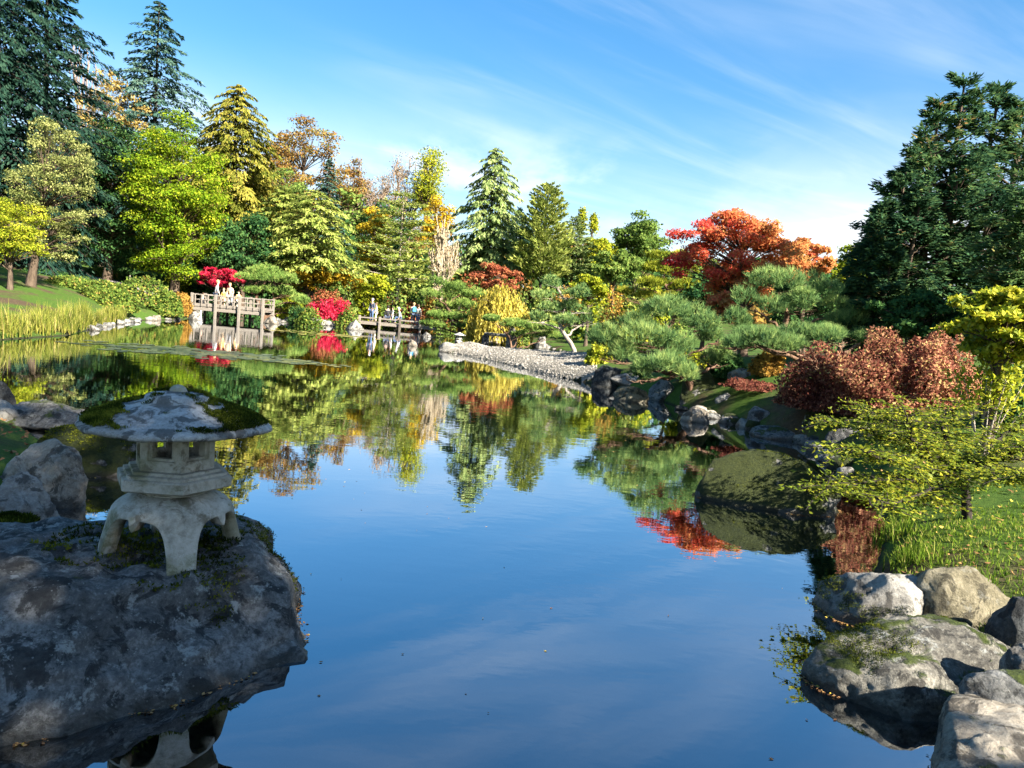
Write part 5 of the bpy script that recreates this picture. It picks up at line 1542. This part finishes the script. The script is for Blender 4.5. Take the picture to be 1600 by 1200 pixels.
def bridge_one():
    d = 46.0
    A = at(299, 482, d); B = at(413, 490, d)
    x0, x1 = A[0], B[0]; L = x1-x0
    zd = .66; wid = 1.7
    root = empty('wooden_bridge', ((x0+x1)/2, d, 0), 'weathered grey wooden bridge with railings on the left', 'bridge')
    h = L/2
    n = int(L/.16)
    for i in range(n):
        part(root, 'plank', .15, wid, .045, (-h+L*(i+.5)/n, wid/2, zd), WOODM)
    for y in (.02, wid-.02):
        part(root, 'deck_beam', L, .14, .20, (0, y, zd-.125), WOODM, .015)
    for y in (0.0, wid):
        sgn = -1 if y == 0 else 1
        for i, t in enumerate(np.linspace(-h+.07, h-.07, 4)):
            px = t
            part(root, 'post', .15, .15, 1.95, (px, y+sgn*.13, zd-.13), WOODM, .015)
        part(root, 'top_rail', L, .11, .07, (0, y+sgn*.02, zd+.77), WOODM, .012)
        part(root, 'middle_rail', L, .06, .06, (0, y+sgn*.02, zd+.46), WOODM, .01)
        part(root, 'kick_board', L, .05, .17, (0, y+sgn*.02, zd+.13), WOODM, .008)
        k = 11
        for i in range(k):
            part(root, 'baluster', .07, .06, .74, (-h+.25+(L-.5)*i/(k-1), y+sgn*.085, zd+.40), WOODM, .008)
    # approach boards on the land side
    g2 = 2.2
    for i in range(12):
        part(root, 'plank', .15, wid, .045, (-h-.1-.17*i, wid/2, zd+.012*i), WOODM)
    return x0, x1, zd, d
B1 = bridge_one()
def bridge_two():
    d = 53.5
    A = at(560, 503, d); B = at(690, 514, d)
    x0, x1 = A[0], B[0]; L = x1-x0; h = L/2
    zd = .38; wid = 1.6
    root = empty('plank_bridge', ((x0+x1)/2, d, 0), 'low pale plank bridge with kerb rails in the middle of the far shore', 'bridge')
    n = int(L/.18)
    for i in range(n):
        part(root, 'plank', .17, wid, .05, (-h+L*(i+.5)/n, wid/2, zd), WOODM)
    for y in (.0, wid):
        part(root, 'deck_beam', L, .12, .17, (0, y, zd-.11), WOODM, .012)
        part(root, 'kerb_rail', L, .10, .10, (0, y, zd+.30), WOODM, .012)
        for i, t in enumerate(np.linspace(-h+.1, h-.1, 5)):
            part(root, 'post', .16, .16, 1.3, (t, y+(-.14 if y == 0 else .14), zd-.20), WOODD if i == 2 and y == 0 else WOODM, .015)
    return x0, x1, zd, d
B2 = bridge_two()
def slab_bridge():
    d = 42.5
    a, b = at(757, 520, d), at(806, 525, d)
    L = b[0]-a[0]
    root = empty('stone_slab_bridge', ((a[0]+b[0])/2, d, 0), 'small pale stone slab bridge over the inlet', 'bridge')
    for k in (-1, 1):
        bm = box_bm(L*.52, .8, .16, .04, (k*L*.245, 0, .62)); bm_obj('slab', bm, RK['pale'], root)
        bm = box_bm(.4, .7, .9, .08, (k*L*.45, 0, .12)); bm_obj('abutment', bm, RK['grey'], root)
slab_bridge()
q = W(716, 540, 0.1)
stone_lantern((q[0], q[1]+.4, max(gz(q[0], q[1]+.4), .12)), 'tiny pale stone lantern at the far tip of the pebble beach', 0, .62, False)

# ------------------------------------------------------------------ people
SKIN = plain_mat('skin', (.52, .33, .24), .6, .08)
def skin_mesh(name, J, E, mat, parent, root_i=0, sub=1):
    """J: {name: (x, y, z, r)}; E: list of joint pairs"""
    keys = list(J); idx = {k: i for i, k in enumerate(keys)}
    me = bpy.data.meshes.new(name)
    me.from_pydata([J[k][:3] for k in keys], [(idx[a], idx[b]) for a, b in E], [])
    o = link(name, me, mat, parent)
    md = o.modifiers.new('Skin', 'SKIN'); md.use_smooth_shade = True; md.branch_smoothing = .4
    lay = me.skin_vertices[0].data
    for k, i in idx.items():
        lay[i].radius = (J[k][3], J[k][3]*(J[k][4] if len(J[k]) > 4 else 1))
        lay[i].use_root = (i == root_i)
    s = o.modifiers.new('Subdivision', 'SUBSURF'); s.levels = sub; s.render_levels = sub
    return o
def person(label, loc, rotz, H, coat, legs, hair, pose='stand', bend=0.0, extra=None, group=None):
    root = empty('person', loc, label, 'person', group, rotz)
    s = H/1.75
    hip_z = .93 if pose == 'stand' else .46
    J = {}
    def rotb(x, y, z):          # lean the upper body forward from the hips
        c, n_ = math.cos(bend), math.sin(bend)
        return (x, y*c+z*n_, -y*n_+z*c)
    def U(name, x, y, z, r, k=1):
        X = rotb(x, y, z); J[name] = (X[0]*s, X[1]*s, (X[2]+hip_z)*s, r*s, k)
    U('pelvis', 0, 0, 0, .135, .8); U('waist', 0, 0, .18, .125, .8); U('chest', 0, .01, .40, .15, .75); U('neck', 0, .01, .56, .055); U('chin', 0, .03, .63, .07)
    U('head', 0, .03, .72, .10, .9); U('crown', 0, .02, .80, .075)
    for sd, n_ in ((-1, 'l'), (1, 'r')):
        U(n_+'sho', .17*sd, 0, .49, .062); U(n_+'elb', .235*sd, .02, .22, .045); U(n_+'wri', .21*sd, .16, .02, .03); U(n_+'palm', .205*sd, .20, -.05, .034, .6)
        for f_ in range(5):
            k = (f_-2)*.016
            if f_ == 0:
                U(n_+'f0a', (.205-.035)*sd, .225, -.055, .011); U(n_+'f0b', (.205-.04)*sd, .245, -.085, .009)
            else:
                U(n_+'f%da' % f_, (.205+k)*sd, .225, -.10+.006*abs(f_-2), .010); U(n_+'f%db' % f_, (.205+k)*sd, .215, -.135+.008*abs(f_-2), .008)
        if pose == 'stand':
            J[n_+'hip'] = (.085*sd*s, 0, (hip_z-.05)*s, .095*s); J[n_+'kne'] = (.10*sd*s, .03*s, .50*s, .062*s); J[n_+'ank'] = (.105*sd*s, -.01*s, .09*s, .042*s); J[n_+'toe'] = (.12*sd*s, .14*s, .035*s, .036*s)
        else:
            J[n_+'hip'] = (.085*sd*s, .06*s, hip_z*s, .10*s); J[n_+'kne'] = (.12*sd*s, .44*s, (hip_z+.03)*s, .066*s); J[n_+'ank'] = (.12*sd*s, .42*s, .09*s, .043*s); J[n_+'toe'] = (.13*sd*s, .57*s, .035*s, .036*s)
    E = [('pelvis', 'waist'), ('waist', 'chest'), ('chest', 'neck'), ('neck', 'chin'), ('chin', 'head'), ('head', 'crown')]
    for n_ in 'lr':
        E += [('chest', n_+'sho'), (n_+'sho', n_+'elb'), (n_+'elb', n_+'wri'), (n_+'wri', n_+'palm'), ('pelvis', n_+'hip'), (n_+'hip', n_+'kne'), (n_+'kne', n_+'ank'), (n_+'ank', n_+'toe')]
        for f_ in range(5): E += [(n_+'palm', n_+'f%da' % f_), (n_+'f%da' % f_, n_+'f%db' % f_)]
    skin_mesh('body', J, E, SKIN, root)
    grow = lambda ks, k: {a: (*J[a][:3], J[a][3]*k, *(J[a][4:])) for a in ks}
    up = ['pelvis', 'waist', 'chest', 'lsho', 'lelb', 'lwri', 'rsho', 'relb', 'rwri']
    Jc = grow(up, 1.22)
    skin_mesh('jacket', Jc, [e for e in E if e[0] in Jc and e[1] in Jc], coat, root)
    lo = ['pelvis', 'lhip', 'lkne', 'lank', 'rhip', 'rkne', 'rank']
    Jl = grow(lo, 1.2)
    skin_mesh('trousers', Jl, [e for e in E if e[0] in Jl and e[1] in Jl], legs, root)
    for n_ in 'lr':
        Js = grow([n_+'ank', n_+'toe'], 1.3)
        skin_mesh('shoe', Js, [(n_+'ank', n_+'toe')], plain_mat('shoe_dark', (.05, .045, .04)), root)
    hx = rotb(0, .0, .76)
    bm = bmesh.new(); bmesh.ops.create_icosphere(bm, subdivisions=3, radius=.115*s)
    bmesh.ops.delete(bm, geom=[v for v in bm.verts if v.co.y > .035*s and v.co.z < .05*s], context='VERTS')
    bmesh.ops.scale(bm, vec=(.92, 1.05, 1.08), verts=bm.verts)
    hair_o = bm_obj('hair', bm, hair, root, (hx[0]*s, hx[1]*s, (hx[2]+hip_z)*s), True)
    hair_o.rotation_euler = (-bend, 0, 0)
    if extra == 'backpack':
        bm = box_bm(.30*s, .16*s, .44*s, .05*s)
        c = rotb(0, -.20, .33)
        o = bm_obj('backpack', bm, plain_mat('blue_fabric', (.05, .22, .38)), root, (c[0]*s, c[1]*s, (c[2]+hip_z)*s)); o.rotation_euler = (-bend, 0, 0)
    return root
def people():
    wht = plain_mat('cloth_white', (.72, .70, .66)); drk = plain_mat('cloth_charcoal', (.03, .032, .04)); jean = plain_mat('cloth_denim', (.07, .12, .22)); yel = plain_mat('cloth_yellow', (.62, .42, .10))
    bei = plain_mat('cloth_beige', (.58, .42, .27)); grey = plain_mat('cloth_grey', (.28, .28, .29)); navy = plain_mat('cloth_navy', (.05, .065, .10)); blk = plain_mat('cloth_black', (.015, .015, .018)); crm = plain_mat('cloth_cream', (.66, .60, .48)); pnk = plain_mat('cloth_pale_pink', (.62, .48, .44))
    hb = plain_mat('hair_brown', (.07, .04, .022)); hk = plain_mat('hair_black', (.015, .012, .01)); hl = plain_mat('hair_blond', (.42, .28, .13)); hg = plain_mat('hair_grey', (.45, .44, .42))
    def on1(px, off=.5): return at(px, 470, B1[3]+off)[0], B1[3]+off, B1[2]+.025
    def on2(px, off=.8): return at(px, 490, B2[3]+off)[0], B2[3]+off, B2[2]+.027
    P = [('person in a white jacket standing at the left bridge railing', on1(337, .45), R(-60), 1.70, wht, navy, hl, 'stand', .12), ('person in a beige coat leaning over the left bridge railing', on1(360, .5), R(170), 1.58, bei, grey, hl, 'stand', .18),
         ('small child in a yellow jacket on the left bridge', on1(349.5, .42), R(160), 1.22, yel, bei, hl, 'stand', .05), ('small child in an orange-beige jacket at the right of the group on the left bridge', on1(372.5, .42), R(200), 1.12, plain_mat('cloth_apricot', (.62, .36, .14)), crm, hb, 'stand', .05),
         ('man in a dark jacket and jeans on the plank bridge', on2(581, .9), R(150), 1.66, navy, jean, hg, 'stand', 0), ('person in a pale pink top beside the man in the dark jacket', on2(588, 1.1), R(100), 1.40, pnk, crm, hb, 'stand', .05),
         ('person in white standing beside the seated group on the plank bridge', on2(613.5, 1.2), R(120), 1.15, wht, grey, hb, 'stand', 0), ('person in a grey jacket crouching at the middle of the plank bridge', on2(627, 1.0), R(90), 1.65, grey, jean, hg, 'sit', .3),
         ('person with a blue backpack on the plank bridge', on2(646, .9), R(20), 1.60, crm, navy, hl, 'stand', 0), ('person in a cream top and jeans at the right of the plank bridge', on2(653.5, .7), R(-30), 1.50, crm, jean, hb, 'stand', 0)]
    for i, p in enumerate(P):
        lab, loc, rz, H, c, l, h, pose, bend = p
        person(lab, loc, rz, H, c, l, h, pose, bend, 'backpack' if 'backpack' in lab else None)
    x, y, z = on2(606, .9)
    person('person in black sitting with their back to the water on the plank bridge', (x, y, z), R(10), 1.70, blk, navy, hk, 'sit', .15)
    x = at(318, 450, 50)[0]
    person('person in a black top on the path behind the left bridge', (x, 50, gz(x, 50)), R(200), 1.68, blk, wht, hb, 'stand', 0)
people()

# ------------------------------------------------------------------ rope fence and path on the left bank
def rope_fence():
    pts = [at(203, 436, 50), at(220, 440, 49.5), at(243, 448, 49), at(262, 455, 48), at(281, 462, 47)]
    P = [(p[0], p[1], gz(p[0], p[1])) for p in pts]
    O = np.array(P[0])
    root = empty('rope_fence', P[0], 'low post and rope fence along the path on the left bank', 'fence')
    for p in P:
        bm = bmesh.new(); bmesh.ops.create_cone(bm, cap_ends=True, segments=8, radius1=.06, radius2=.05, depth=.9)
        bm_obj('post', bm, WOODM, root, tuple(np.array(p)-O+np.array([0, 0, .35])))
    pa = []
    for a, b in zip(P, P[1:]):
        a = np.array(a)-O+np.array([0, 0, .7]); b = np.array(b)-O+np.array([0, 0, .7])
        pa.append((bez(a, (a+b)/2-np.array([0, 0, .25]), b, 7), np.full(7, .02)))
    V, F = tubes(pa, 5)
    link('rope', mesh_np('rope', V, F), WOODM, root)
    # path
    c = np.array([at(150, 425, 56)[:2], at(205, 432, 52)[:2], at(250, 445, 50)[:2], at(285, 458, 48)[:2], (B1[0]-1.2, B1[3]+.8)])
    t = np.linspace(0, 1, len(c)); tt = np.linspace(0, 1, 40)
    C = np.stack([np.interp(tt, t, c[:, 0]), np.interp(tt, t, c[:, 1])], 1)
    T = unit(np.gradient(C, axis=0)); S = np.stack([-T[:, 1], T[:, 0]], 1)
    w = np.linspace(-.9, .9, 7)
    X = C[:, None]+S[:, None]*w[None, :, None]
    Z = height(X[..., 0].ravel(), X[..., 1].ravel())+.05
    V = np.concatenate([X.reshape(-1, 2), Z[:, None]], 1)
    i, j = np.meshgrid(np.arange(39), np.arange(6), indexing='ij'); a = (i*7+j).ravel()
    o = link('path', mesh_np('path', V, np.stack([a, a+1, a+8, a+7], 1), smooth=True), plain_mat('path_gravel', (.22, .20, .18), .95, .3, 6))
    o['kind'] = 'structure'
rope_fence()

# ------------------------------------------------------------------ reeds, iris, lawn, lilies, fallen leaves
def ground_pts(poly_px, n, seed, z=.2):
    poly = np.array([W(px, py, z)[:2] for px, py in poly_px])
    rng = np.random.default_rng(seed)
    lo, hi = poly.min(0), poly.max(0)
    Q = rng.uniform(lo, hi, (n*6, 2)); ins = np.zeros(len(Q), bool)
    for i in range(len(poly)):
        x0, y0 = poly[i]; x1, y1 = poly[(i+1) % len(poly)]
        c = ((y0 > Q[:, 1]) != (y1 > Q[:, 1]))
        ins ^= c & (Q[:, 0] < x0+(Q[:, 1]-y0)*(x1-x0)/((y1-y0) if abs(y1-y0) > 1e-9 else 1e-9))
    Q = Q[ins]
    Q = Q[sdist(Q[:, 0], Q[:, 1]) > .02][:n]
    return np.concatenate([Q, height(Q[:, 0], Q[:, 1])[:, None]], 1)
def soft_plants():
    p = ground_pts([(-60, 520), (60, 508), (130, 502), (165, 506), (130, 516), (-60, 528)], 900, 1)
    reeds('reed_bed', 'yellow-green sunlit reeds along the left shore', p, .2, .75, G['reed'], 2, 5000, .03, .6, 'reeds', 'stuff')
    p = ground_pts([(150, 500), (195, 496), (200, 501), (160, 508)], 300, 3)
    reeds('reed_bed', 'small reed clump at the right end of the left shore reeds', p, .3, .7, G['reed'], 4, 2200, .028, .35, 'reeds', 'stuff')
    p = ground_pts([(645, 503), (690, 508), (750, 521), (745, 529), (705, 524), (690, 518), (650, 511)], 500, 5)
    reeds('yellow_iris', 'bright yellow iris leaves along the far shore right of the plank bridge', p, .35, .7, G['iris'], 6, 5000, .04, .45, 'iris', 'stuff')
    # lawn blades of the near right bank
    rng = np.random.default_rng(8)
    Q = np.stack([rng.uniform(1.5, 8.5, 60000), rng.uniform(2.2, 12, 60000)], 1)
    s = sdist(Q[:, 0], Q[:, 1])
    f = fbm(np.concatenate([Q*0.9, Q[:, :1]*0], 1), 3, 4)
    k = (s > .12) & (f > -.35) & (rng.random(len(Q)) < np.clip(1.5-np.hypot(Q[:, 0], Q[:, 1])/14, .15, 1))
    Q = Q[k][:26000]
    P = np.concatenate([Q, height(Q[:, 0], Q[:, 1])[:, None]], 1)
    reeds('lawn_grass', 'short uneven grass and moss covering the near right bank', P, .012, .055, G['grass'], 9, 50000, .009, .7, 'grass', 'stuff', seg=2)
    for i, (px, py, z, h, n, m_, lab) in enumerate([(1395, 830, .15, .26, 260, 'grass', 'tall grass tuft at the water edge under the layered tree'), (1425, 870, .25, .18, 260, 'grass', 'lit grass tuft on the bank above the lichened rock'),
                                                    (1535, 905, .4, .24, 60, 'grass', 'clump of strap leaves on the bank right of the grass tufts')]):
        c = W(px, py, z); r_ = np.random.default_rng(i)
        pts = np.stack([c[0]+r_.normal(0, .10 if n > 100 else .04, 60), c[1]+r_.normal(0, .12 if n > 100 else .04, 60)], 1)
        pts = np.concatenate([pts, height(pts[:, 0], pts[:, 1])[:, None]], 1)
        reeds('grass_tuft', lab, pts, h*.5, h, G['grass'], 30+i, n, .010 if n > 100 else .018, .5, 'grass')
    # fallen leaves on the bank
    Q = np.stack([rng.uniform(1.6, 9, 5000), rng.uniform(2.6, 15, 5000)], 1)
    k = sdist(Q[:, 0], Q[:, 1]) > .1
    Q = Q[k][:1500]; n = len(Q)
    C = np.concatenate([Q, (height(Q[:, 0], Q[:, 1])+.03)[:, None]], 1)
    L = rng.uniform(.025, .055, n)
    V, F = leaves(C, rdir(rng, n)*np.array([1, 1, .2]), np.array([0, 0, 1.])+rng.normal(0, .3, (n, 3)), L, L*.7)
    o = link('fallen_leaves', mesh_np('fallen_leaves', V-C.mean(0), F, np.repeat(rng.random(n), 4)), G['litter'], None, tuple(C.mean(0)))
    tag(o, 'brown and yellow leaves scattered over the near right bank', 'leaves', kind='stuff')
    # leaf rims round the rocks
    X = np.concatenate(LITTER); n = len(X)
    C = np.concatenate([X, rng.uniform(.003, .008, (n, 1))], 1)
    L = rng.uniform(.010, .028, n)
    V, F = leaves(C, rdir(rng, n)*np.array([1, 1, .1]), np.array([0, 0, 1.])+rng.normal(0, .25, (n, 3)), L, L*.65, .03)
    o = link('floating_leaves', mesh_np('floating_leaves', V-C.mean(0), F, np.repeat(rng.random(n), 4)), G['litter'], None, tuple(C.mean(0)))
    tag(o, 'thin rim of brown leaf litter floating along the waterline of the rocks', 'leaves', kind='stuff')
    # a few leaves adrift on the open water
    n = 160
    Q = np.stack([rng.uniform(-4, 4, n*3), rng.uniform(3.2, 16, n*3)], 1); Q = Q[sdist(Q[:, 0], Q[:, 1]) < -.3][:n]; n = len(Q)
    C = np.concatenate([Q, rng.uniform(.003, .006, (n, 1))], 1); L = rng.uniform(.012, .03, n)
    V, F = leaves(C, rdir(rng, n)*np.array([1, 1, .05]), np.array([0, 0, 1.])+rng.normal(0, .15, (n, 3)), L, L*.6, .02)
    o = link('floating_leaves', mesh_np('floating_leaves', V-C.mean(0), F, np.repeat(rng.random(n), 4)), G['litter'], None, tuple(C.mean(0)))
    tag(o, 'few small leaves adrift on the open water', 'leaves', kind='stuff')
    # leaves lying on the left bank
    Q = np.stack([rng.uniform(-9, -4.2, 2500), rng.uniform(5.5, 11, 2500)], 1)
    Q = Q[sdist(Q[:, 0], Q[:, 1]) > .15][:900]; n = len(Q)
    C = np.concatenate([Q, (height(Q[:, 0], Q[:, 1])+.04)[:, None]], 1)
    L = rng.uniform(.03, .07, n)
    V, F = leaves(C, rdir(rng, n)*np.array([1, 1, .3]), np.array([0, 0, 1.])+rng.normal(0, .5, (n, 3)), L, L*.7)
    o = link('fallen_leaves', mesh_np('fallen_leaves', V-C.mean(0), F, np.repeat(rng.random(n)*.7, 4)), G['litter'], None, tuple(C.mean(0)))
    tag(o, 'reddish brown leaves lying among the rocks of the left bank', 'leaves', kind='stuff')
soft_plants()
def lilies(name, label, cpx, rx, ry, n, seed, mat, rng_sz=(.10, .17)):
    c = W(*cpx)
    root = empty(name, (c[0], c[1], 0), label, 'water lily')
    rng = random.Random(seed)
    mes = []
    for v in range(4):
        bm = bmesh.new(); vs = [bm.verts.new((0, 0, .004))]
        a0 = .2
        for i in range(15):
            a = a0+(2*math.pi-2*a0)*i/14
            r_ = 1+rng.uniform(-.05, .05)
            vs.append(bm.verts.new((r_*math.cos(a), r_*math.sin(a), .010+rng.uniform(0, .05))))
        for i in range(1, 15): bm.faces.new((vs[0], vs[i], vs[i+1]))
        me = bpy.data.meshes.new('pad'); bm.to_mesh(me); bm.free(); me.materials.append(mat); mes.append(me)
    k = 0
    while k < n:
        u, v = rng.gauss(0, .45), rng.gauss(0, .45)
        if u*u+v*v > 1: continue
        x = u*rx; y = v*ry+u*rx*-.05
        o = bpy.data.objects.new('pad', mes[rng.randrange(4)]); COL.objects.link(o); o.parent = root
        s = rng.uniform(*rng_sz); o.location = (x, y, .004+.004*rng.random()); o.scale = (s, s, .35*s); o.rotation_euler = (0, 0, rng.uniform(0, 6.3))
        k += 1
def lily_mat(name, a, b):
    mt, nt = newmat(name); n = N(nt)
    oi = nt.nodes.new('ShaderNodeObjectInfo')
    n.final(n.bsdf(n.ramp(oi.outputs['Random'], [(0, a), (1, b)]), .28, .5))
    return mt
lilies('water_lilies', 'raft of dull water lily pads on the open water in front of the left bridge', (300, 550), 3.9, 1.9, 230, 1, lily_mat('lily_pad_dull', (.02, .035, .03), (.10, .12, .07)), (.12, .2))
lilies('water_lilies', 'tail of dull water lily pads trailing right below the bridges', (430, 562), 2.6, .9, 90, 2, lily_mat('lily_pad_green', (.05, .07, .03), (.2, .2, .07)))
lilies('water_lilies', 'yellowing water lily pads near the far shore between the bridges', (500, 522), 3.4, 2.2, 120, 3, lily_mat('lily_pad_yellow', (.2, .19, .05), (.45, .38, .12)))
